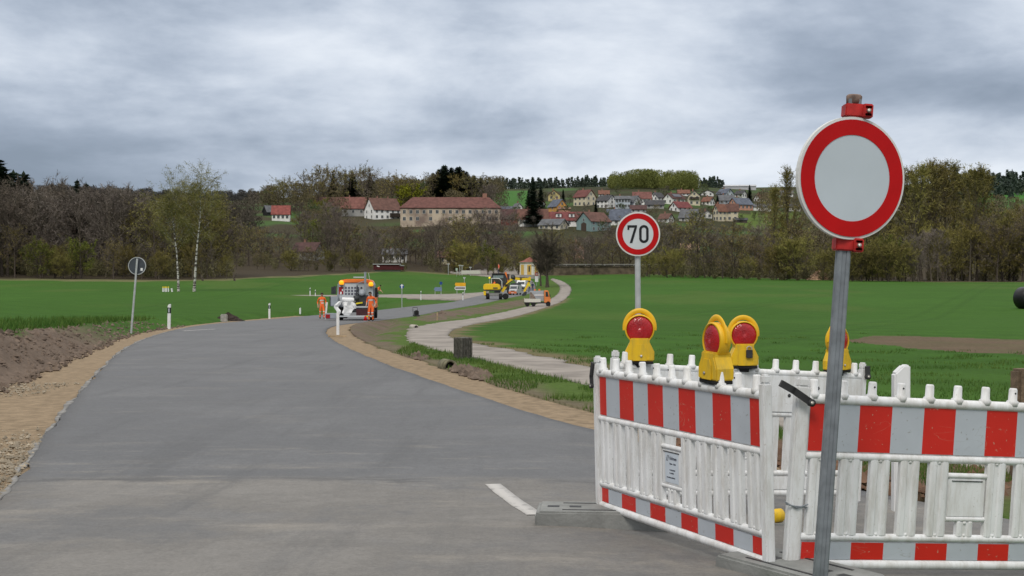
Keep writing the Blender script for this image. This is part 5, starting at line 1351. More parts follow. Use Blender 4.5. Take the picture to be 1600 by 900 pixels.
# castle
c, L_, D_, hw_, hr = house('long castle-like building with red hipped roof and weathered beige walls', 625, 781, 306.5, 323.5, 352, 'E', (.30, .245, .185), (.128, .056, .047), rows=2, cols=0, name='castle', depth=16, chim=0, hip=True, cat='castle')
for ch in c.children:
    if ch.name.startswith('wall'):
        ch.data.materials[0] = M('weathered_render', (.42, .355, .275), .95, var=.3, scale=.22, detail=10, col2=(.23, .175, .145), lo=.33, hi=.6)
for i, x in enumerate(np.linspace(-.46, .46, 15)):
    for r_, z in enumerate((.36, .74)):
        if r_ == 0 and i in (3, 5, 6, 8, 11): continue
        window(c, x * L_, -D_ / 2 - .03, hw_ * z, 0, 1.15)
q = MB(); q.box((L_ * .345, 0, hw_ + hr), (2.0, 1.0, 3.4)); q.build('chimney', M('chimney_brick', (.30, .16, .12), .9), c)
q = MB(); q.box((0, -D_ / 2 - .06, hw_ - .55), (L_ + .1, .12, .35)); q.build('cornice', M('dark_cornice', (.12, .05, .04), .8), c)
H_ = [
    ('white gabled house with brown roof left of the castle', 566, 624, 308, 326, 343, 'L', WHT, RBRN, dict(rows=2, cols=5, chim=2, phi=28)),
    ('long red-roofed hall left of the white gabled house', 532, 570, 307, 324, 338, 'E', GREYW, (.17, .075, .062), dict(cols=3)),
    ('brown-roofed barn half hidden in trees on the castle slope', 488, 530, 307, 323, 336, 'E', (.2, .16, .12), RBRN, dict(cols=0, chim=0)),
    ('white house with bright red roof on the left of the slope', 424, 451, 320.5, 333, 346, 'E', WHT, (.22, .065, .055), dict(rows=1, cols=4, chim=0)),
    ('black timber-gabled barn with grey roof beside the small red roof', 409, 428, 320.5, 329, 338, 'L', (.03, .03, .032), RGRY, dict(cols=0, gwin=0, chim=0)),
    ('low house with red roof and white right gable behind the left belt', 453, 503, 378, 391, 407, 'R', GREYW, RDRK, dict(cols=3, phi=25)),
    ('pale house behind bare trees above the dark red shed', 597, 634, 388, 396, 410, 'E', WHT, RGRY, dict(cols=4)),
    ('cream cottage glimpsed between trunks below the castle', 685, 716, 392, 400, 413, 'E', CREAM, RBRN, dict(cols=3)),
    ('dark red barn with brown roof right below the castle', 783, 814, 326, 340, 352, 'E', (.20, .06, .05), RDRK, dict(cols=0, chim=0)),
    ('white house with wide orange-brown roof right of the red barn', 810, 856, 325.5, 341, 354, 'E', WHT, (.145, .072, .056), dict(cols=5, rows=1, chim=2)),
    ('low pale house with grey roof and yellow right gable', 842, 889, 341, 350, 359, 'R', (.58, .54, .44), RGRY, dict(cols=4, phi=28, gwin=2)),
    ('dark-red-roofed house with white dormers beside the teal house', 858, 909, 330, 343, 354, 'E', WHT, (.16, .05, .048), dict(cols=4, chim=1)),
    ('teal two-storey house with red roof and a brown gate', 902, 956, 330, 344, 362, 'L', TEAL, RBRN, dict(rows=2, cols=4, gwin=0, phi=42)),
    ('bright orange house with blue-grey roof', 857, 887, 310.5, 321, 336, 'R', ORNG, RBLU, dict(rows=2, cols=1, phi=58, gwin=2)),
    ('pink flat-roofed annex beside the orange house', 873, 891, 324, 325.5, 336, 'E', PINK, (.3, .18, .14), dict(cols=0, chim=0)),
    ('small yellow gabled house at the village top', 857, 875, 296.5, 304, 314, 'G', YELW, RBRN, dict(rows=1, gwin=2)),
    ('large cream house with red-brown roof', 897, 932, 295.5, 306, 322, 'R', CREAM, (.135, .052, .046), dict(rows=2, cols=3, phi=45)),
    ('white house with dark roof and plain white right gable', 933, 964, 304, 312, 325, 'R', WHT, RDGR, dict(rows=2, cols=3, phi=45, gwin=1)),
    ('pale two-storey house with grey flat roof between two white gables', 962, 985, 305.5, 310, 326, 'E', BLUW, RGRY, dict(rows=2, cols=5)),
    ('white gabled house with grey roof above the seventy sign', 982, 1004, 305, 314, 325, 'R', (.55, .56, .58), RGRY, dict(rows=1, cols=1, phi=62)),
    ('white house with red roof above the seventy sign', 990, 1018, 299, 309, 320, 'E', WHT, (.16, .07, .06), dict(cols=4)),
    ('white house with wide grey-blue roof just left of the seventy sign', 950, 986, 326, 342, 352, 'E', WHT, RBLU, dict(cols=4)),
    ('white house with maroon lean roof above the seventy sign rim', 986, 1010, 320, 326, 332, 'E', (.5, .5, .5), RDRK, dict(cols=3, chim=0)),
    ('small white house with brick red roof behind the village spruces', 801, 816, 317, 322, 329, 'R', WHT, RGRY, dict(cols=1, phi=60, gwin=1)),
    ('long low blue-roofed shed left of the small white house', 782, 799, 322, 326, 331, 'E', BLUW, RBLU, dict(cols=0, chim=0)),
    ('white gabled house with dark roof near the ridge', 1017, 1040, 300, 307, 313, 'L', WHT, RDGR, dict(cols=2, phi=50)),
    ('white gabled house with a dark-red solar roof', 1038, 1073, 301, 309, 320, 'L', WHT, RDRK, dict(cols=3, phi=40)),
    ('white house with maroon roof below the solar-roofed one', 1048, 1083, 314, 323, 331, 'L', WHT, (.15, .045, .045), dict(cols=3, phi=35)),
    ('tall cream house with dark timbered gable', 1077, 1095, 297, 305, 321, 'G', CREAM, RDGR, dict(rows=2, gwin=2)),
    ('long house with dark grey roof and white right end', 1063, 1097, 326, 338, 347, 'R', (.5, .5, .48), RGRY, dict(cols=2, phi=25, gwin=1)),
    ('dark-roofed house left of the maroon roof', 1010, 1038, 312, 319, 326, 'E', GREYW, RDGR, dict(cols=3)),
    ('small white gable at the village top', 1097, 1116, 296, 301, 306, 'G', WHT, RDGR, dict(gwin=2, chim=0)),
    ('pale blue gabled house with dark roof at the village top', 1122, 1148, 294, 301, 307, 'R', BLUW, RBLU, dict(cols=1, phi=50, gwin=2)),
    ('grey-roofed house with light blue wall below the blue gable', 1124, 1148, 304, 312, 320, 'E', BLUW, RGRY, dict(cols=3)),
    ('salmon house with long dark-blue roof', 1141, 1179, 308, 318, 329, 'L', PINK, RBLU, dict(cols=4, phi=32)),
    ('low white garage row at the village edge', 1178, 1205, 318, 322, 330, 'E', WHT, RGRY, dict(cols=1, chim=0)),
    ('cream house with orange roof in front of the village', 1116, 1137, 318, 328, 346, 'L', CREAM, RORG, dict(rows=2, cols=2, phi=35, gwin=2)),
    ('cream house with red-brown roof beside the orange-roofed one', 1136, 1154, 318, 328, 346, 'E', CREAM, RBRN, dict(rows=2, cols=2)),
    ('dark flat shed at the top of the meadow', 1148, 1168, 340, 343, 348, 'E', (.1, .08, .07), RDGR, dict(cols=0, chim=0)),
    ('long pale warehouse on the ridge', 1133, 1182, 288, 290.5, 296, 'E', (.45, .46, .48), (.42, .43, .45), dict(cols=0, chim=0)),
    ('white house with grey roof left behind the large sign', 1214, 1240, 297, 302, 307, 'E', WHT, RGRY, dict(cols=3)),
    ('white bungalow among trees below the large sign', 1228, 1252, 318, 323, 330, 'E', WHT, RDGR, dict(cols=3)),
    ('tan-roofed cottage in the trees right of the seventy sign', 1066, 1092, 380, 388, 396, 'E', (.42, .33, .25), (.36, .24, .16), dict(cols=2)),
    ('white farmhouse glimpsed behind the right poplars', 1386, 1440, 319, 325, 331, 'E', WHT, RDGR, dict(cols=5)),
    ('white house with dark-grey roof between the blue gable and the warehouse', 1150, 1168, 297, 302, 309, 'R', WHT, RDGR, dict(cols=2, phi=40)),
    ('pale house with red roof just left of the tall timbered house', 1060, 1078, 296, 301, 306, 'E', WHT, RORG, dict(cols=3)),
    ('white house with red roof below the small white gable', 1098, 1118, 307, 313, 321, 'R', WHT, RORG, dict(cols=2, phi=40)),
    ('white house with brown roof right of the blue-walled house', 1180, 1200, 303, 309, 316, 'L', WHT, RBRN, dict(cols=2, phi=40)),
    ('cream house with dark roof far right of the village', 1206, 1224, 309, 315, 323, 'R', CREAM, RDGR, dict(cols=2, phi=45)),
    ('white house with red-brown roof below the long grey-roofed house', 1030, 1054, 333, 340, 348, 'R', WHT, RBRN, dict(cols=2, phi=38)),
    ('small white house with grey roof under the maroon roof', 1098, 1114, 328, 334, 341, 'G', WHT, RGRY, dict(gwin=2)),
    ('white house with pale red roof right of the cream house', 936, 952, 297, 302, 307, 'E', WHT, RORG, dict(cols=3)),
    ('white house with dark roof under the grey flat-roofed house', 966, 988, 326, 331, 338, 'E', WHT, RDGR, dict(cols=3)) if False else ('small white house with orange roof beside the bright orange house', 838, 852, 313, 318, 325, 'R', WHT, RORG, dict(cols=1, phi=45)),
    ('small brick cottage with pale lower wall right of the bare tree', 893, 914, 378, 388, 404, 'G', (.42, .25, .2), RDRK, dict(gwin=2)),
]
houses = {}
for (lb, a, b_, c_, d_, e_, mode, wl, rf, kw) in H_:
    houses[lb] = house(lb, a, b_, c_, d_, e_, mode, wl, rf, **kw)
t, L_, D_, hw_, hr = houses['teal two-storey house with red roof and a brown gate']
q = MB(); q.prism([(-1.6, 0.2), (1.6, 0.2), (1.6, hw_ * .72), (0, hw_ * .86), (-1.6, hw_ * .72)], -L_ / 2 - .06, -L_ / 2 - .001, plane='yz'); q.build('gate', M('brown_gate', (.07, .05, .04), .8), t)
window(t, -L_ / 2 - .03, 0, hw_ + .3, -math.pi / 2, .9)
t, L_, D_, hw_, hr = houses['dark-red-roofed house with white dormers beside the teal house']
for x in (-.2, .2):
    q = MB(); q.box((x * L_, -D_ * .3, hw_ + hr * .5), (2.4, 2.2, 1.5)); dm = q.build('dormer', wallm(WHT), t); window(dm, x * L_, -D_ * .3 - 1.13, hw_ + hr * .5, 0, .8)
    q = MB(); q.box((x * L_, -D_ * .3, hw_ + hr * .5 + .85), (2.9, 2.7, .2)); q.build('dormer_roof', roofm((.16, .05, .048)), t)
t, L_, D_, hw_, hr = houses['tall cream house with dark timbered gable']
q = MB(); q.box((-L_ / 2 - .5, 0, hw_ * .62), (1.0, D_ * .9, .15)); q.box((-L_ / 2 - .95, 0, hw_ * .72), (.08, D_ * .9, .8)); q.build('balcony', WOOD, t)
t, L_, D_, hw_, hr = houses['white gabled house with brown roof left of the castle']
q = MB(); q.box((L_ * .3, -D_ / 2 - .8, hw_ * .45), (L_ * .42, 1.6, hw_ * .35)); q.build('timber_gallery', WOOD, t)
t, L_, D_, hw_, hr = houses['white gabled house with a dark-red solar roof']
sl = hr / (D_ / 2)
q = MB(); q.box((0, -D_ * .27, hw_ + hr * .46 + .22), (L_ * .6, D_ * .34, .08), rot=(math.atan(sl), 0, 0)); q.build('solar_panel', M('solar_glass', (.02, .025, .05), .2, spec=.6), t)
# ------------------------------------------------------------------ people
SKIN = M('skin', (.45, .27, .19), .6, var=.08)
HIVIS = M('hivis_orange', (.86, .155, .030), .7, var=.10, scale=6)
HIYEL = M('hivis_yellow', (.62, .70, .05), .7, var=.08)
REFL = M('reflective_tape', (.62, .60, .58), .4)
NAVY = M('navy_cloth', (.035, .05, .11), .85, var=.2)
BOOT = M('boots', (.02, .018, .016), .7)
HAIR = M('hair_dark', (.03, .022, .016), .8)
PINKV = M('faded_orange', (.85, .19, .11), .7)
def person(label, loc, yaw, top=HIVIS, legs=HIVIS, lean=0.0, l_hand=None, r_hand=None, l_foot=None, r_foot=None, head_turn=0.0, head_drop=0.0, bands=True, cap=None, H=1.78):
    """one continuous skinned figure; front is -y; z up, metres"""
    t = thing('person', label, 'person', loc, (0, 0, yaw))
    k = H / 1.78
    sl, cl = math.sin(lean), math.cos(lean)
    hip = Vector((0, 0, .93))
    def T(x, y, z):                                 # point of the upper body, leaning forward about the hips
        dz_ = z - .93; return Vector((x, y - sl * dz_, .93 + cl * dz_ + y * 0))
    V, E_, R = [], [], []
    def v(p, rx, ry=None): V.append(Vector(p) * k); R.append((rx * k, (ry or rx) * k)); return len(V) - 1
    def e(a, b): E_.append((a, b)); return b
    pel = v(hip, .155, .115); wa = e(pel, v(T(0, 0, 1.12), .145, .105)); ch = e(wa, v(T(0, .01, 1.32), .165, .115)); nk0 = e(ch, v(T(0, .01, 1.47), .085, .075)); nk = e(nk0, v(T(0, 0, 1.54), .055))
    hd0 = e(nk, v(T(0, -.02 - head_drop * .3, 1.60 - head_drop * .2), .068, .078)); hd1 = e(hd0, v(T(0, -.02 - head_drop, 1.69 - head_drop * .5), .078, .092)); hd2 = e(hd1, v(T(0, -.01 - head_drop * 1.2, 1.76 - head_drop * .7), .05, .06))
    ns = e(hd1, v(T(.0, -.118 - head_drop, 1.67 - head_drop * .6), .014)); 
    for s in (-1, 1): e(hd1, v(T(s * .085, 0 - head_drop, 1.685 - head_drop * .5), .016))
    for s, hand in ((-1, l_hand), (1, r_hand)):
        sh = e(ch, v(T(s * .19, .01, 1.42), .062)); S_ = V[sh] / k
        hd = Vector(hand) if hand else T(s * .27, -.03, .86)
        dv_ = hd - S_; mid = S_ + dv_ * .5; bl = math.sqrt(max(0, .30 ** 2 - (dv_.length / 2) ** 2))
        el = mid + Vector((s * .35, .9, -.1)).normalized() * bl
        ie = e(sh, v(el, .050)); iw = e(ie, v(el + (hd - el) * .88, .036)); fd = (hd - el).normalized()
        pm = e(iw, v(hd + fd * .05, .040, .022))
        sd = fd.cross(Vector((0, 1, 0))); sd = sd.normalized() if sd.length > .1 else Vector((1, 0, 0))
        for q, (o_, ln) in enumerate(((-.03, .062), (-.01, .075), (.01, .07), (.03, .055))):
            f1 = e(pm, v(hd + fd * .095 + sd * o_, .0095)); e(f1, v(hd + fd * (.095 + ln) + sd * o_ + Vector((0, -.025, 0)), .008))
        th = e(iw, v(hd + fd * .04 + sd * .045 + Vector((0, -.03, 0)), .011)); e(th, v(hd + fd * .075 + sd * .05 + Vector((0, -.05, 0)), .0095))
    for s, foot in ((-1, l_foot), (1, r_foot)):
        h_ = e(pel, v((s * .10, 0, .86), .10, .105)); ft = Vector(foot) if foot else Vector((s * .12, 0, .09))
        hp = V[h_] / k; dv_ = ft - hp; mid = hp + dv_ * .5; bl = math.sqrt(max(0, .405 ** 2 - (dv_.length / 2) ** 2)); kn = mid + Vector((0, -1, 0)) * bl
        ik = e(h_, v(kn, .066, .07)); ic = e(ik, v(kn + (ft - kn) * .4, .058)); ia = e(ic, v(ft, .045)); e(ia, v(ft + Vector((0, -.15, -.045)), .042, .035)); e(ia, v(ft + Vector((0, .05, -.045)), .040, .035))
    me = bpy.data.meshes.new('tmp'); me.from_pydata(V, E_, []); ob = bpy.data.objects.new('tmp', me); COL.objects.link(ob)
    sk = ob.modifiers.new('s', 'SKIN')
    for i, r_ in enumerate(R): me.skin_vertices[0].data[i].radius = r_
    me.skin_vertices[0].data[0].use_root = True
    sb = ob.modifiers.new('u', 'SUBSURF'); sb.levels = 1; sb.render_levels = 1
    bpy.context.view_layer.update()
    m2 = bpy.data.meshes.new_from_object(ob.evaluated_get(bpy.context.evaluated_depsgraph_get())); bpy.data.objects.remove(ob)
    m2.name = 'body'; m2.materials.clear()
    for mt in (top, legs, SKIN, BOOT, REFL): m2.materials.append(mt)
    n = len(m2.polygons); c = np.zeros(n * 3); m2.polygons.foreach_get('center', c); c = c.reshape(-1, 3) / k
    # height along the leaning torso
    hz = .93 + (c[:, 2] - .93) * cl - c[:, 1] * sl; ty = c[:, 1] * cl + (c[:, 2] - .93) * sl
    up_ = np.where(c[:, 2] > .9, hz, c[:, 2])
    mi = np.where(up_ > .98, 0, 1)
    core = np.abs(c[:, 0]) < .2
    hands = np.zeros(n, bool)
    Vh = [Vector(h) if h else T(s * .27, -.03, .86) for s, h in ((-1, l_hand), (1, r_hand))]
    for h in Vh: hands |= np.linalg.norm(c - np.array(h) - np.array([0, 0, 0]), axis=1) < .17
    if bands:
        for zb in (1.10, 1.24): mi[(np.abs(up_ - zb) < .03) & core] = 4
        for zb in (.34, .52): mi[(np.abs(c[:, 2] - zb) < .03)] = 4
    mi[(up_ > 1.515) & core & (np.abs(c[:, 0]) < .13)] = 2
    mi[hands & ((mi == 0) | (mi == 1) | (mi == 4))] = 2
    mi[c[:, 2] < .13] = 3
    m2.polygons.foreach_set('material_index', mi.astype(np.int32)); m2.polygons.foreach_set('use_smooth', np.ones(n, bool))
    ob = bpy.data.objects.new('body', m2); COL.objects.link(ob); ob.parent = t
    hp = V[hd1]
    b = MB(); b.lathe([(.098 * k, -.01), (.099 * k, .035), (.083 * k, .075), (.045 * k, .102), (0, .108)], seg=14, c=(hp.x, hp.y + .012, hp.z + .008))
    if cap: b.box((hp.x, hp.y - .11, hp.z + .03), (.14, .09, .015))
    b.build('cap' if cap else 'hair', cap or HAIR, t)
    return t
w1 = rayf(503, 498.5)
P1 = person('road worker in orange walking with a long white stick', w1, math.radians(14), l_hand=(-.27, -.06, .9), r_hand=(.24, -.16, .96), l_foot=(-.12, .12, .09), r_foot=(.13, -.16, .09), head_drop=.05)
t = thing('marking_stick', 'long white stick held by the left road worker', 'stick', w1 + Vector((.26, -.2, 0)), (0, .10, 0)); b = MB(); b.box((0, 0, .57), (.11, .05, 1.14)); b.build('stick', DW, t)
P2 = person('road worker in orange bending his head at the right side of the lorry', rayf(580, 502), math.radians(-12), l_hand=(-.2, -.28, 1.0), r_hand=(.26, -.12, .95), head_drop=.10, lean=.12, H=1.8)
P3 = person('road worker in an orange jacket stooping behind the lorry', rayf(589, 468.5) + Vector((0, 0, .05)), math.radians(70), legs=NAVY, lean=.55, l_hand=(-.18, -.6, .95), r_hand=(.2, -.55, .85), head_drop=.05)

# ------------------------------------------------------------------ vehicles
TYRE, RIMM = BLACK, M('wheel_rim', (.30, .30, .31), .5, metal=.4)
def wheel(parent, x, y, r, w, rim=RIMM, axis='x'):
    t = thing('wheel', None, None, (x, y, r)); t.parent = parent
    b = MB(); b.lathe([(r * .62, -w / 2), (r * .93, -w / 2), (r, -w * .36), (r, w * .36), (r * .93, w / 2), (r * .62, w / 2)], axis=axis, seg=24); b.build('tyre', TYRE, t)
    b = MB(); b.lathe([(0, -w * .3), (r * .25, -w * .36), (r * .6, -w * .26), (r * .63, -w * .45), (r * .63, w * .45), (r * .6, w * .26), (r * .25, w * .36), (0, w * .3)], axis=axis, seg=20); b.build('rim', rim, t)
    return t
L_GREY = M('lorry_grey', (.30, .33, .37), .45, var=.08, scale=3); L_LITE = M('lorry_light', (.52, .55, .58), .45, var=.08, scale=3)
ORANGE = M('vehicle_orange', (.80, .20, .03), .4, var=.06, spec=.5); AMBER = M('amber_beacon', (1.0, .38, .01), .3, emit=.9)
SHEETW = M('white_tarp', (.78, .79, .80), .55, var=.05, scale=4); GLAZ = M('vehicle_glass', (.03, .04, .05), .12, spec=.7); TAILR = M('tail_red', (.32, .015, .02), .3)
STEELD = M('dark_steel', (.05, .055, .06), .55, metal=.3, var=.3)
# marking lorry
lp = rayf(556, 500.5); lp = Vector((lp.x, lp.y, lp.z))
lor = thing('marking_lorry', 'grey road-marking lorry with orange roof, amber beacons and white tarp bundles', 'lorry', lp, (0, 0, math.radians(3)))
b = MB(); b.box((0, 2.6, .62), (1.1, 5.6, .22)); b.build('chassis', STEELD, lor)
b = MB(); b.prism([(-1.14, .82), (1.14, .82), (1.17, 1.5), (1.15, 2.25), (1.06, 2.44), (-1.06, 2.44), (-1.15, 2.25), (-1.17, 1.5)], 0.0, 1.75, plane='xz'); b.build('cab', L_GREY, lor, bevel=.05)
b = MB(); b.prism([(-1.10, 2.37), (1.10, 2.37), (1.0, 2.52), (.6, 2.60), (-.6, 2.60), (-1.0, 2.52)], -.05, 1.78, plane='xz'); b.build('cab_roof', ORANGE, lor, bevel=.03)
b = MB(); b.box((-.05, -.03, 1.72), (1.95, .05, 1.12)); gr_ = b.build('front_screen', L_LITE, lor, bevel=.015)
for r_ in range(3):
    for c in range(6):
        q = MB(); q.box((-.62 + c * .195, -.062, 2.05 - r_ * .19), (.115, .02, .12)); q.build('opening', M('opening_grey', (.10, .10, .14), .7), gr_)
b = MB(); b.box((-.92, -.07, 1.88), (.27, .03, .46)); b.build('red_warning_board', TAILR, lor); b = MB(); b.box((-.93, -.089, 1.72), (.10, .006, .17)); b.box((-.83, -.089, 1.92), (.07, .006, .12)); b.build('board_marking', SHEETW, lor)
b = MB(); b.box((.86, -.045, 1.45), (.45, .06, 1.3)); b.build('side_panel', L_LITE, lor, bevel=.01)
for x, z in ((-.88, 2.38), (.96, 2.28)):
    q = thing('beacon', None, None, (x, -.18, z)); q.parent = lor
    b = MB(); b.lathe([(0, -.13), (.12, -.13), (.15, -.04), (.15, .04), (.10, .12), (0, .15)], seg=16); b.build('beacon_lens', AMBER, q)
    b = MB(); b.lathe([(0, -.17), (.13, -.17), (.13, -.132), (0, -.132)], seg=16); b.build('beacon_foot', STEELD, q)
for s in (-1,):
    q = MB(); q.box((s * 1.40, .15, 1.88), (.30, .12, .46)); q.tube([(s * 1.18, .2, 2.1), (s * 1.4, .2, 2.16), (s * 1.4, .2, 2.05)], .025, seg=6); q.build('mirror', STEELD, lor, bevel=.01)
q = MB(); q.box((1.28, .1, 1.75), (.16, .3, .6)); q.build('mirror', BLACK, lor, bevel=.02)
b = MB(); b.box((-1.33, -.1, 1.2), (.52, .6, .62)); b.build('operator_box', L_GREY, lor, bevel=.04)
b = MB(); b.box((-1.58, -.12, 1.2), (.05, .66, .6)); b.build('box_edge', STEELD, lor)
b = MB(); b.tube([(-.82, -.42, 1.33), (-.02, -.42, 1.30)], .13, seg=14); b.build('tarp_roll', SHEETW, lor)
def bundle(pts, seed, nm):
    r = np.random.default_rng(seed); b = MB(); n, kk = len(pts), 12; vs = []; fs = []
    for i, (x, y, z, rr) in enumerate(pts):
        for q in range(kk): a = 2 * math.pi * q / kk; w = rr * (1 + .35 * math.sin(3 * a + i) + r.normal(0, .1)); vs.append((x + w * math.cos(a), y + w * .6 * math.sin(a), z))
    for i in range(n - 1):
        for q in range(kk): fs.append((i * kk + q, i * kk + (q + 1) % kk, (i + 1) * kk + (q + 1) % kk, (i + 1) * kk + q))
    fs += [tuple(range(kk)), tuple(range((n - 1) * kk, n * kk))]; b.add(vs, fs, 0, False); return b.build(nm, SHEETW, lor)
bundle([(-.92, -.5, 1.22, .10), (-1.12, -.52, 1.0, .16), (-1.22, -.5, .85, .14), (-1.02, -.55, .60, .13), (-1.05, -.55, .38, .08)], 1, 'tarp_bundle')
bundle([(-.45, -.55, 1.18, .30), (-.5, -.58, .95, .28), (-.42, -.55, .72, .30), (-.55, -.6, .5, .26), (-.5, -.6, .33, .14)], 2, 'tarp_bundle')
bundle([(-.2, -.5, 1.15, .1), (-.05, -.52, .95, .14), (.02, -.5, .75, .10)], 4, 'tarp_bundle')
b = MB(); b.box((.42, -.3, 1.12), (.72, .5, .95)); b.tube([(.2, -.45, 1.6), (.2, -.45, 2.0)], .05, seg=8); b.tube([(.05, -.5, 1.0), (.1, -.5, 1.9), (.12, -.5, 2.2)], .04, seg=8); b.lathe([(0, 0), (.22, 0), (.22, .3), (0, .36)], c=(.1, -.4, 1.25)); b.build('spray_machine', STEELD, lor)
b = MB(); b.lathe([(0, -.06), (.2, -.06), (.2, .06), (0, .06)], c=(.42, -.6, 1.75), axis='y', seg=18); b.build('round_gauge', L_GREY, lor)
b = MB(); b.box((.25, -.62, 1.10), (.42, .06, .09), rot=(0, -.15, 0)); b.build('yellow_bar', M('yellow_paint', (.72, .58, .03), .5), lor)
for (z, y, w, mt) in ((.28, -.75, 2.2, L_LITE), (.86, -.5, 1.2, L_LITE), (.62, -.5, 2.0, STEELD)):
    q = MB(); q.box((-.05 if w > 2 else .25, y, z), (w, .14, .09)); q.build('crossbar', mt, lor)
b = MB(); b.box((.55, -.5, .52), (.95, .45, .42)); b.build('paint_tank', M('maroon_tank', (.06, .02, .025), .5), lor)
b = MB(); b.box((-1.5, -.55, .30), (.72, .55, .34)); mk = b.build('marking_carriage', L_GREY, lor, bevel=.03)
b = MB(); b.box((-1.68, -.84, .28), (.26, .03, .24)); b.build('tail_light', TAILR, mk)
b = MB(); b.box((.75, -.85, .27), (.32, .04, .1), rot=(0, -.3, 0)); b.build('yellow_reflector', MATS['yellow_paint'], lor)
b = MB(); b.lathe([(0, -.12), (.13, -.12), (.05, .16), (0, .16)], c=(.66, -.9, .14), seg=14); b.build('red_cone', S_RED, lor)
b = MB(); b.tube([(.62, -.42, .3), (.62, -.42, 2.95), (.62, -.42, 3.05)], [.075, .075, .09], seg=10); b.tube([(.1, -.42, 2.1), (.1, -.42, 2.32), (.62, -.42, 2.5)], .025, seg=6); b.build('mast', L_GREY, lor)
b = MB(); b.box((.22, -.42, 2.72), (.68, .12, .07)); b.build('mast_lamp', L_LITE, lor)
b = MB(); b.tube([(.86, .1, 2.55), (.80, .1, 2.98)], .015, seg=6); b.build('antenna', L_LITE, lor)
b = MB(); b.tube([(.84, -.7, .2), (.84, -.7, 1.5)], .045, seg=8); b.build('support_post', L_GREY, lor)
b = MB(); b.box((0, 3.5, 1.25), (2.2, 3.4, .9)); b.box((0, 3.5, .78), (2.25, 3.5, .12)); b.build('load_bed', ORANGE, lor, bevel=.02)
for x in (-.98, .98):
    wheel(lor, x, .45, .46, .30); wheel(lor, x, 4.0, .46, .30)

def tone(nm, c, r=.4): return M(nm, c, r, var=.06, spec=.5)
# dropside pickup on the path
op = rayf(839.5, 479); m_ = op.y / FPX; s_ = 41 * m_ / 4.1
pk = thing('dropside_pickup', 'orange pickup with white dropside bed and grey box on the path', 'pickup', op, (0, 0, 0)); pk.scale = (s_, s_, s_ * 1.18)
PORG = tone('pickup_orange', (.72, .22, .06))
b = MB(); b.box((-.1, .8, .5), (3.9, 1.0, .2)); b.build('chassis', STEELD, pk)
b = MB(); b.prism([(1.1, .5), (2.05, .5), (2.08, 1.15), (1.95, 1.3), (1.72, 2.12), (1.2, 2.15), (1.1, 2.1)], 0.0, 1.75, plane='xz'); cb = b.build('cab', PORG, pk, bevel=.06)
b = MB(); b.prism([(1.3, 1.3), (1.78, 1.3), (1.62, 1.95), (1.3, 1.95)], -.012, .01, plane='xz'); b.build('side_window', GLAZ, cb)
b = MB(); b.box((1.98, -.12, 1.45), (.12, .14, .3)); b.build('mirror', BLACK, pk)
b = MB(); b.box((-.75, -.02, .80), (2.55, .05, .46)); b.build('dropside', tone('dropside_white', (.60, .58, .52), .6), pk)
b = MB(); b.box((-.75, .9, .62), (2.6, 1.75, .1)); b.build('bed', STEELD, pk)
b = MB(); b.box((-2.0, .9, .85), (.05, 1.7, .5)); b.build('tailboard', MATS['dropside_white'], pk)
b = MB(); b.prism([(-1.2, .7), (1.05, .7), (1.05, 2.1), (-1.15, 2.05)], 1.2, 1.7, plane='xz'); b.build('grey_box', tone('box_grey', (.36, .39, .43), .6), pk, bevel=.03)
b = MB(); b.prism([(-1.1, .72), (-.1, .72), (-.3, 1.2), (-.9, 1.9), (-1.12, 1.9)], .6, 1.19, plane='xz'); b.build('load_heap', M('load_brown', (.22, .17, .14), .9, var=.3), pk)
b = MB(); b.box((.3, 1.17, 1.5), (1.5, .04, .14)); b.build('white_stripe', SHEETW, pk)
for x in (-.35, .35): q = MB(); q.box((x - .0, 1.45, 2.2), (.3, .3, .22)); q.build('orange_marker', PORG, pk)
for x in (-1.55, -.6, 1.72):
    wheel(pk, x, .12, .36, .24, axis='y'); wheel(pk, x, 1.62, .36, .24, axis='y')

# wheeled excavator
ep = rayf(771, 467.8); m_ = ep.y / FPX
ex = thing('wheeled_excavator', 'yellow wheeled excavator with arm reaching right over the road', 'excavator', ep, (0, 0, 0))
EYEL = tone('excavator_yellow', (.80, .53, .015)); EGRY = tone('undercarriage_grey', (.25, .25, .24), .6)
def X(px): return (px - 771) * m_
def Z(py): return (467.8 - py) * m_
b = MB(); b.box(((X(757) + X(785)) / 2, .9, Z(460)), (X(785) - X(757), 2.0, 5 * m_)); b.build('undercarriage', EGRY, ex, bevel=.05)
b = MB(); b.box((X(757.5), .5, Z(458)), (3.6 * m_, 2.2, 6.5 * m_)); b.build('dozer_blade', EYEL, ex)
b = MB(); b.box(((X(756) + X(783)) / 2, .9, Z(454.3)), (X(783) - X(756), 2.3, 1.6 * m_)); b.build('turntable', STEELD, ex)
b = MB(); b.prism([(X(755.6), Z(453)), (X(782), Z(453)), (X(782), Z(446)), (X(778), Z(443.4)), (X(757), Z(443.4)), (X(755), Z(446))], -.35, 2.1, plane='xz'); b.build('engine_cover', EYEL, ex, bevel=.10)
b = MB(); b.box(((X(769) + X(779)) / 2, -.36, Z(450)), (7 * m_, .02, 2 * m_)); b.build('cover_lettering', STEELD, ex)
b = MB(); b.prism([(X(767), Z(444)), (X(792), Z(444)), (X(793), Z(436)), (X(789), Z(428)), (X(769), Z(428)), (X(767), Z(433))], .7, 2.3, plane='xz'); cb = b.build('cab', STEELD, ex, bevel=.05)
b = MB(); b.box(((X(770) + X(787)) / 2, .68, Z(432.5)), (16 * m_, .02, 4.2 * m_)); b.build('cab_glass', M('pale_glass', (.18, .24, .26), .15, spec=.7), cb)
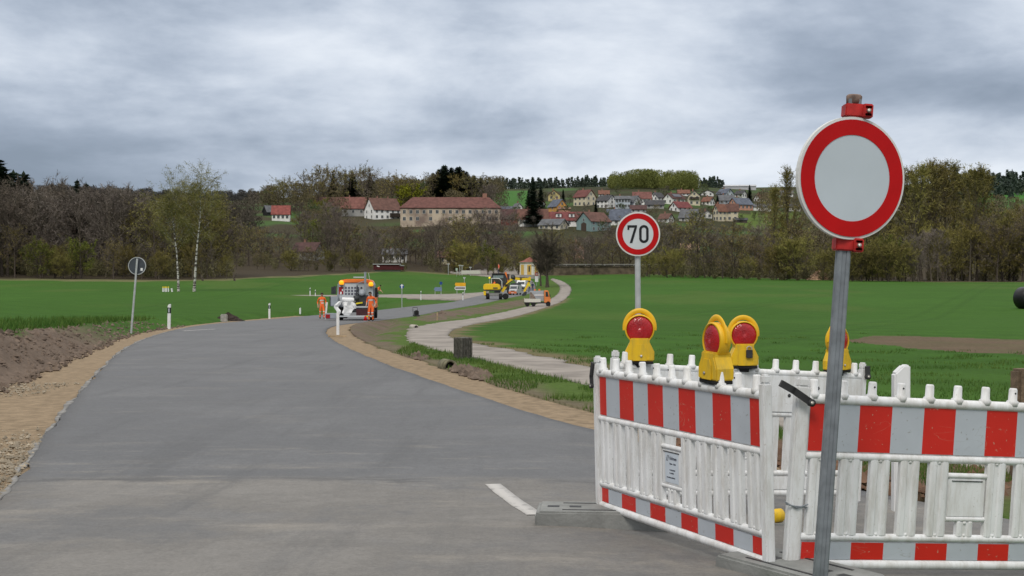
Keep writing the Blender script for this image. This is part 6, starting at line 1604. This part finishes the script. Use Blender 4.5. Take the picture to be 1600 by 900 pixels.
b = MB(); b.box(((X(769) + X(788)) / 2, 1.5, Z(427.6)), (21 * m_, 1.8, 1.2 * m_)); b.build('cab_roof', BLACK, cb, bevel=.03)
b = MB(); b.tube([(X(768), .2, Z(443)), (X(768), .2, Z(435)), (X(780), .2, Z(435.2)), (X(784), .2, Z(439)), (X(784.5), .2, Z(450))], .06, seg=8); b.build('handrail', L_LITE, ex)
q = thing('beacon', None, None, (X(764.8), .4, Z(434))); q.parent = ex
b = MB(); b.lathe([(0, -.11), (.11, -.11), (.12, .05), (0, .13)], seg=12); b.build('beacon_lens', M('yellow_beacon', (.9, .75, .03), .3, emit=.5), q)
b = MB(); b.tube([(0, 0, -.12), (0, 0, -9.4 * m_)], .025, seg=6); b.build('beacon_pole', L_LITE, q)
for px_, mt in ((762, RIMM), (782, RIMM)):
    for yy in (.1, 1.8): wheel(ex, X(px_), yy, 4.6 * m_, .35, axis='y', rim=mt) if False else wheel(ex, X(px_), yy, .40, .42, rim=mt)
wheel(ex, X(790), -.15, 4.8 * m_, .30, rim=M('rim_blue', (.09, .10, .42), .5), axis='y')
b = MB(); b.box((X(786), .9, .40), (8 * m_, .3, .3)); b.build('axle', STEELD, ex)
def arm(pts, w, nm, mt, y=1.0, th=.28):
    b = MB()
    for i in range(len(pts) - 1):
        a = Vector((X(pts[i][0]), y, Z(pts[i][1]))); c = Vector((X(pts[i + 1][0]), y, Z(pts[i + 1][1]))); d = c - a
        b.box((a + c) / 2, (d.length + w * .6, th, w), rot=d.to_track_quat('X', 'Z').to_matrix())
    return b.build(nm, mt, ex)
arm([(785, 455), (791, 446), (801, 434.5)], .34, 'boom', EYEL, .5); arm([(801, 434.5), (804, 435), (814, 436.5), (826, 436)], .32, 'boom_end', EYEL, .5, .3)
arm([(828, 433.5), (827, 440), (819.5, 455)], .26, 'stick', EYEL, .5); b = MB(); b.lathe([(0, -.2), (.3, -.2), (.3, .2), (0, .2)], c=(X(801.5), .5, Z(432.6)), axis='y', seg=14); b.build('boom_hinge', STEELD, ex)
arm([(789, 447), (800, 439)], .12, 'boom_cylinder', STEELD, .3, .12); arm([(806, 433.4), (824, 434)], .10, 'stick_cylinder', STEELD, .5, .12)
b = MB(); b.prism([(X(821), Z(455)), (X(823.5), Z(457)), (X(822), Z(461.5)), (X(816.5), Z(463)), (X(815.5), Z(460)), (X(818), Z(458))], .1, .9, plane='xz'); b.build('bucket', STEELD, ex)
b = MB(); b.box((X(778), -.4, Z(450)), (0.01, .01, .01)) ; 
q = person('operator in orange sitting in the yellow excavator cab', ep + Vector((X(772.5), .55, Z(454.5) - .1)), math.radians(-60), H=1.5, l_foot=(-.12, -.35, .45), r_foot=(.12, -.35, .45), l_hand=(-.2, -.4, 1.1), r_hand=(.2, -.4, 1.1))

# lorry with loading crane behind the excavator, a man standing on its bed
tp = at(787, 205); m_ = tp.y / FPX
tl = thing('crane_lorry', 'dark flatbed lorry with an orange loading crane behind the excavator', 'lorry', tp, (0, 0, 0))
def X2(px): return (px - 787) * m_
zt = lambda py: CZ + (430 - py) / FPX * tp.y - tp.z
b = MB(); b.box((X2(790), 1.2, .9), (X2(800) - X2(776), 2.4, .3)); b.build('chassis', STEELD, tl)
b = MB(); b.box((X2(786), 1.2, (1.05 + zt(428)) / 2), (X2(796) - X2(776), 2.3, zt(428) - 1.05)); b.build('load_body', M('dark_load', (.07, .05, .05), .8), tl, bevel=.04)
b = MB(); b.prism([(X2(787.5), zt(441)), (X2(795), zt(440)), (X2(793), zt(436)), (X2(791.5), zt(425.2)), (X2(788.8), zt(425.2))], -.15, .15, plane='xz'); b.build('crane_arm', ORANGE, tl, bevel=.03)
for x in (X2(777), X2(797)): wheel(tl, x, .2, .5, .3, axis='y'); wheel(tl, x, 2.2, .5, .3, axis='y')
person('man in a faded orange jacket standing high behind the excavator cab', tp + Vector((X2(779), .9, zt(428.0) - .03)), math.radians(-80), top=PINKV, legs=NAVY, bands=False, head_drop=.05)

def van(loc, yaw, label, body, lower, name='van', cat='van', scale=1.0, dark=None):
    t = thing(name, label, cat, loc, (0, 0, yaw)); t.scale = (scale,) * 3
    b = MB(); b.prism([(0, .35), (5.0, .35), (5.0, 2.2), (4.9, 2.3), (1.5, 2.3), (1.25, 2.25), (.75, 1.35), (.05, 1.1)], -.95, .95, plane='yz'); b.build('body', body, t, bevel=.07)
    b = MB(); b.add([(-.82, .72, 1.38), (.82, .72, 1.38), (.74, 1.2, 2.14), (-.74, 1.2, 2.14), (-.82, .74, 1.36), (.82, .74, 1.36), (.74, 1.24, 2.13), (-.74, 1.24, 2.13)], [(0, 1, 2, 3), (0, 4, 5, 1), (1, 5, 6, 2), (2, 6, 7, 3), (3, 7, 4, 0)]); b.build('windscreen', GLAZ, t)
    b = MB(); b.box((0, -.02, .58), (1.86, .16, .5)); b.build('bumper', lower, t, bevel=.04)
    b = MB(); b.box((0, -.03, .92), (.9, .06, .16)); b.build('grille', BLACK, t)
    for s in (-1, 1):
        b = MB(); b.box((s * .75, .02, .95), (.3, .12, .22)); b.build('headlight', M('headlight', (.6, .62, .65), .2, spec=.7), t, bevel=.02)
        b = MB(); b.box((s * 1.08, .9, 1.5), (.16, .12, .28)); b.build('mirror', BLACK, t)
        b = MB(); b.box((s * .955, 1.45, 1.72), (.02, .7, .55)); b.build('side_window', GLAZ, t)
        wheel(t, s * .82, .95, .34, .24); wheel(t, s * .82, 4.0, .34, .24)
    b = MB(); b.box((0, -.105, .5), (.52, .012, .11)); b.build('number_plate', SHEETW, t)
    return t
vp = rayf(813.5, 454.5); van(vp, math.radians(-6), 'white van parked on the road beneath the excavator arm', tone('van_white', (.74, .75, .76)), STEELD, scale=13.5 * vp.y / FPX / 1.9)
vp = rayf(801, 461); v2 = van(vp, math.radians(-14), 'silver van with orange front bumper between excavator and white van', tone('van_silver', (.42, .43, .44)), tone('van_orange', (.62, .17, .06)), scale=13.0 * vp.y / FPX / 1.9)
b = MB(); b.box((0, 3.2, 2.45), (1.7, 2.8, .5)); b.build('roof_load', STEELD, v2)
vq = rayf(827, 456.5); person('worker in a yellow hi-vis vest under the excavator arm', vq, math.radians(20), top=HIYEL, legs=NAVY, bands=False)
vq = rayf(832.5, 456); person('worker in dark blue clothes beside the yellow-vested worker', vq, math.radians(-30), top=NAVY, legs=M('jeans', (.05, .07, .12), .9), bands=False, lean=.3)

# ------------------------------------------------------------------ chapel
cp = at(828, 330); m_ = cp.y / FPX; zc0 = CZ + (430 - 432.5) / FPX * cp.y; cp.z = zc0
ch = thing('wayside_chapel', 'small white eight-sided chapel with yellow panels and red tiled roof', 'chapel', cp + Vector((0, 2.4, 0)), (0, 0, math.radians(22.5 - 4)))
R_ = 15.2 * m_ / math.cos(math.pi / 8); Hc = 22 * m_
CH_W = M('chapel_white', (.68, .66, .60), .85, var=.06); CH_Y = M('chapel_yellow', (.62, .40, .10), .85, var=.08)
b = MB(); b.lathe([(R_, -2.5), (R_, Hc)], seg=8, smooth=False); b.build('wall', CH_W, ch)
b = MB(); b.lathe([(R_ + .12, -2.5), (R_ + .12, .5)], seg=8, smooth=False); b.build('plinth', M('chapel_plinth', (.33, .31, .29), .9), ch)
b = MB(); b.lathe([(R_ + .02, Hc - .25), (R_ + .3, Hc), (R_ + .32, Hc + .18), (R_, Hc + .2)], seg=8, smooth=False); b.build('cornice', CH_W, ch)
ap = R_ * math.cos(math.pi / 8); sd = 2 * R_ * math.sin(math.pi / 8)
for k in range(8):
    a = math.pi / 8 + k * math.pi / 4 
    c_ = Vector((math.cos(a), math.sin(a), 0)); tgt = Vector((-math.sin(a), math.cos(a), 0))
    q = MB(); q.box(c_ * (ap + .03) + Vector((0, 0, Hc * .5)), (.08, sd * .52, Hc * .72), rot=(0, 0, a)); pn = q.build('yellow_panel', CH_Y, ch)
    if k in (5, 2): q = MB(); q.box(c_ * (ap + .09) + Vector((0, 0, Hc * .56)), (.06, sd * .16, Hc * .4), rot=(0, 0, a)); q.build('slit_window', GLAZ, pn)
b = MB(); b.lathe([(R_ + .45, Hc + .15), (R_ * .62, Hc + 3.6 * m_), (R_ * .55, Hc + 4.2 * m_), (R_ * .40, Hc + 6.2 * m_), (0, Hc + 9 * m_)], seg=8, smooth=False); b.build('roof', roofm((.21, .075, .055)), ch)
b = MB(); b.tube([(0, 0, Hc + 9 * m_), (0, 0, Hc + 11 * m_)], .05, seg=6); b.build('finial', STEELD, ch)

# ------------------------------------------------------------------ road signs in the distance
S_BLUE = M('sign_blue', (.025, .07, .27), .4); S_GBLU = M('sign_greyblue', (.16, .22, .33), .5); S_YEL = M('sign_yellow', (.78, .40, .02), .45); POLE = M('pole_grey', (.42, .44, .45), .5, metal=.2)
def pole_thing(name, label, u, vb, vt, r=.04, cat='road sign', tilt=0, u_top=None):
    p = rayf(u, vb); m_ = p.y / FPX
    t = thing(name, label, cat, p, (0, tilt, 0)); b = MB(); b.tube([(0, 0, -.3), (0, 0, (vb - vt) * m_)], r, seg=8); b.build('pole', POLE, t); return t, m_
# sign seen from behind on the left
p = rayf(205.5, 521); m_ = p.y / FPX; tl_ = math.atan2(10, 117)
t = thing('road_sign', 'round road sign seen from behind on a leaning grey pole, left verge', 'road sign', p, (0, tl_, 0))
hh = 117 * m_ / math.cos(tl_)
b = MB(); b.tube([(0, -.05, -.3), (0, -.05, hh)], .038, seg=12); b.build('pole', GALV_L, t)
zz = hh - 11.5 * m_; R_ = 13.8 * m_
disc_part('sign_back', R_ * .95, .0, .02, M('sign_back', (.055, .065, .08), .6, var=.15), t, zz)
disc_part('rim', R_, -.012, .024, GALV_L, t, zz, R_ * .93)
b = MB(); b.box((R_ * .55, -.004, zz - R_ * .35), (.08, .004, .10)); b.build('small_sticker', SHEETW, t)
t, m_ = pole_thing('road_sign', 'blue round sign on a thin pole in front of the side road', 628, 480, 444); disc_part('blue_disc', 3.4 * m_, -.08, -.05, S_BLUE, t, 32.5 * m_)
b = MB(); b.prism([(-.05, -.2), (.05, -.2), (.05, .05), (.16, .05), (0, .22), (-.16, .05), (-.05, .05)], -.088, -.082, plane='xz'); a_ = b.build('white_arrow', SHEETW, t); a_.location = (0, 0, 32.5 * m_)
t, m_ = pole_thing('road_sign', 'dark blue round sign on the pole behind the grey-blue board', 689, 459.5, 440); disc_part('blue_disc', 2.4 * m_, -.08, -.05, S_BLUE, t, 17 * m_)
p = rayf(684, 460); m_ = p.y / FPX
t = thing('direction_sign', 'grey-blue arrow direction board on two posts', 'road sign', p)
for x in (-4.2, 5.2): b = MB(); b.tube([(x * m_, 0, -.3), (x * m_, 0, 11 * m_)], .045, seg=8); b.build('post', POLE, t)
b = MB(); b.prism([(-6.3 * m_, 8.2 * m_), (-4.2 * m_, 5 * m_), (6.5 * m_, 5 * m_), (6.5 * m_, 11.3 * m_), (-4.2 * m_, 11.3 * m_)], -.1, -.06, plane='xz'); b.build('board', S_GBLU, t)
p = rayf(719, 459.8); m_ = p.y / FPX
t = thing('direction_sign', 'yellow and white arrow direction sign on two posts', 'road sign', p)
for x in (-5, 7): b = MB(); b.tube([(x * m_, 0, -.3), (x * m_, 0, 18 * m_)], .045, seg=8); b.build('post', POLE, t)
b = MB(); b.prism([(-8.3 * m_, 15.5 * m_), (-7 * m_, 12.6 * m_), (8.6 * m_, 12.6 * m_), (8.6 * m_, 18 * m_), (-7 * m_, 18 * m_)], -.1, -.06, plane='xz'); b.build('yellow_board', S_YEL, t)
b = MB(); b.prism([(-9 * m_, 9.6 * m_), (-7 * m_, 6.8 * m_), (8.6 * m_, 6.8 * m_), (8.6 * m_, 12.2 * m_), (-7 * m_, 12.2 * m_)], -.1, -.06, plane='xz'); wb = b.build('white_board', SHEETW, t)
b = MB(); b.prism([(-8 * m_, 9.6 * m_), (-6.6 * m_, 8 * m_), (7.8 * m_, 8 * m_), (7.8 * m_, 11.2 * m_), (-6.6 * m_, 11.2 * m_)], -.106, -.101, plane='xz'); b.build('grey_field', M('sign_grey', (.2, .2, .21), .6), wb)
t, m_ = pole_thing('road_sign', 'pale triangular sign seen from behind above the yellow direction sign', 725.5, 459, 433); b = MB(); b.prism([(-2.2 * m_, 26 * m_), (2.2 * m_, 26 * m_), (0, 21.5 * m_)], -.09, -.06, plane='xz'); b.build('triangle', GALV_L, t)
t, m_ = pole_thing('road_sign', 'white board with small red ringed sign beside the chapel', 838.5, 447, 424)
b = MB(); b.box((0, -.08, 11 * m_), (5.2 * m_, .05, 9 * m_)); b.build('white_board', SHEETW, t)
disc_part('red_ring', 3 * m_, -.10, -.07, S_RED, t, 19 * m_); disc_part('pale_face', 2 * m_, -.115, -.105, M('sign_pink', (.55, .40, .42), .5), t, 19 * m_)
for (u, vb, vt, lb) in ((700.5, 424, 412, 'thin pale pole with cross piece at the far end of the field'), (718.5, 422, 414, 'thin pale pole left of the concrete parapet'), (722, 422, 414.5, 'thin pale pole just behind the concrete parapet'), (735, 422, 417, 'short pale pole above the concrete parapet')):
    p = at(u, 345); m_ = p.y / FPX; p.z = min(p.z, CZ + (430 - vb) / FPX * p.y)
    t = thing('street_pole', lb, 'pole', p); b = MB(); hh = CZ + (430 - vt) / FPX * p.y - p.z; b.tube([(0, 0, 0), (0, 0, hh)], .09, seg=6); b.build('pole', GALV_L, t)
    b = MB(); b.box((0, 0, hh - .1), (.7, .12, .22)); b.build('pole_head', GALV_L, t)
# small board before the parapet
p = at(713.5, 335); m_ = p.y / FPX; zb = CZ + (430 - 427) / FPX * p.y
t = thing('small_signboard', 'small whitish board standing in the far field left of the parapet', 'board', Vector((p.x, p.y, min(p.z, zb)))); b = MB(); hh = CZ + (430 - 419) / FPX * p.y - t.location.z
b.box((0, 0, hh - 2 * m_), (3 * m_, .1, 4 * m_)); b.build('board', M('board_green', (.45, .55, .45), .6), t); b = MB(); b.tube([(0, .06, 0), (0, .06, hh - 2 * m_)], .05, seg=6); b.build('post', POLE, t)
# parapet of the bridge
p = at(737, 340); m_ = p.y / FPX; z0 = CZ + (430 - 427) / FPX * p.y
t = thing('bridge_parapet', 'long pale concrete parapet at the road behind the field', 'parapet', Vector((p.x, p.y, z0)), (0, 0, math.radians(-6)))
b = MB(); b.box((-1.2 * m_, 0, 1.6 * m_), (30 * m_, .35, 5.6 * m_)); b.build('parapet', M('parapet_concrete', (.58, .56, .51), .85, var=.1), t, bevel=.04)
b = MB(); b.box((-22 * m_, 0, .9 * m_), (14 * m_, .2, .8 * m_)); b.build('rail', MATS['parapet_concrete'], t)
# river bridge and wall right of the chapel
p = at(960, 352); m_ = p.y / FPX; z0 = CZ + (430 - 416) / FPX * p.y
t = thing('river_bridge', 'low dark bridge with pale rail behind the field right of the chapel', 'bridge', Vector((p.x, p.y, z0)), (0, 0, math.radians(-3)))
b = MB(); b.box((0, 1.5, .9 * m_), (190 * m_, 3, 1.3 * m_)); b.build('deck', M('bridge_dark', (.06, .058, .055), .9, var=.2), t)
b = MB(); b.box((0, 0, 3.0 * m_), (190 * m_, .12, .9 * m_)); b.build('rail', M('bridge_rail', (.30, .30, .29), .8), t)
for k in range(13): b = MB(); b.box(((-90 + 15 * k) * m_, 0, 2 * m_), (.14, .1, 2.2 * m_)); b.build('rail_post', MATS['bridge_rail'], t)
b = MB(); b.box((0, 1.6, -1.4), (190 * m_, 2.4, 2.4)); b.build('abutment', M('bank_brown', (.11, .088, .062), .95, var=.4, scale=.8), t)
# dark red shed
p = rayf(607, 424.5); m_ = p.y / FPX
t = thing('field_shed', 'long dark red shed with pale roof edge at the far field', 'shed', p, (0, 0, math.radians(2)))
b = MB(); b.box((-3 * m_, 2, 7 * m_), (41 * m_, 4, 8.2 * m_)); b.build('wall', M('shed_red', (.075, .016, .018), .8, var=.2, scale=1), t)
b = MB(); b.box((20.4 * m_, 2, 6 * m_), (5.6 * m_, 3.6, 6 * m_)); b.build('annex', MATS['shed_red'], t)
b = MB(); b.box((-3 * m_, 2, 11.7 * m_), (43 * m_, 4.6, 1.2 * m_)); b.build('roof', M('shed_roof', (.40, .42, .42), .8), t); b = MB(); b.box((20.6 * m_, 2, 9.5 * m_), (6.4 * m_, 4.1, .9 * m_)); b.build('annex_roof', MATS['shed_roof'], t)
b = MB(); b.box((-2 * m_, 2.2, 1.4 * m_), (40 * m_, 3.4, 3.4 * m_)); b.build('plinth', M('shed_plinth', (.30, .29, .25), .9, var=.2), t)
b = MB(); b.box((-16 * m_, -.03, 8.5 * m_), (4.4 * m_, .04, 1.6 * m_), rot=(0, .25, 0)); b.build('pale_marking', SHEETW, t)
# small white and yellow markers beside the birches
p = rayf(259, 456); m_ = p.y / FPX
for i, (dx, c) in enumerate(((-4, 0), (-1.6, 0), (1, 0), (3.4, 0))):
    t = thing('marker_block', 'small white block with yellow top in the row beside the left birch', 'marker', p + Vector((dx * m_, .2 * (i % 2), 0)), (0, 0, .1 * i), 'white and yellow blocks beside the birches')
    b = MB(); b.box((0, 0, 3 * m_), (2.2 * m_, .3, 6.2 * m_), taper=(.8, 1)); b.build('block', DW, t, bevel=.02)
    b = MB(); b.box((0, 0, 7.2 * m_), (1.9 * m_, .28, 2.2 * m_)); b.build('yellow_top', MATS['yellow_paint'], t)
t = thing('marker_block', 'single leaning white block between the yellow-topped row and the birches', 'marker', p + Vector((10 * m_, 0, 0)), (0, -.15, 0)); b = MB(); b.box((0, 0, 2.6 * m_), (2 * m_, .2, 6 * m_)); b.build('block', DW, t)
# fallen branch stubs in the straw edge
for u in (317, 367):
    p = at(u, 246); t = thing('tree_stub', 'small dark stub in the straw edge %s' % ('just right of the birches' if u < 350 else 'farther right of the birches'), 'stub', p); b = MB(); b.tube([(0, 0, 0), (-.4, 0, 1.2)], [.22, .08], seg=6); b.tube([(-.15, 0, .5), (.3, 0, 1.5)], [.14, .05], seg=6); b.build('trunk', BARK, t)
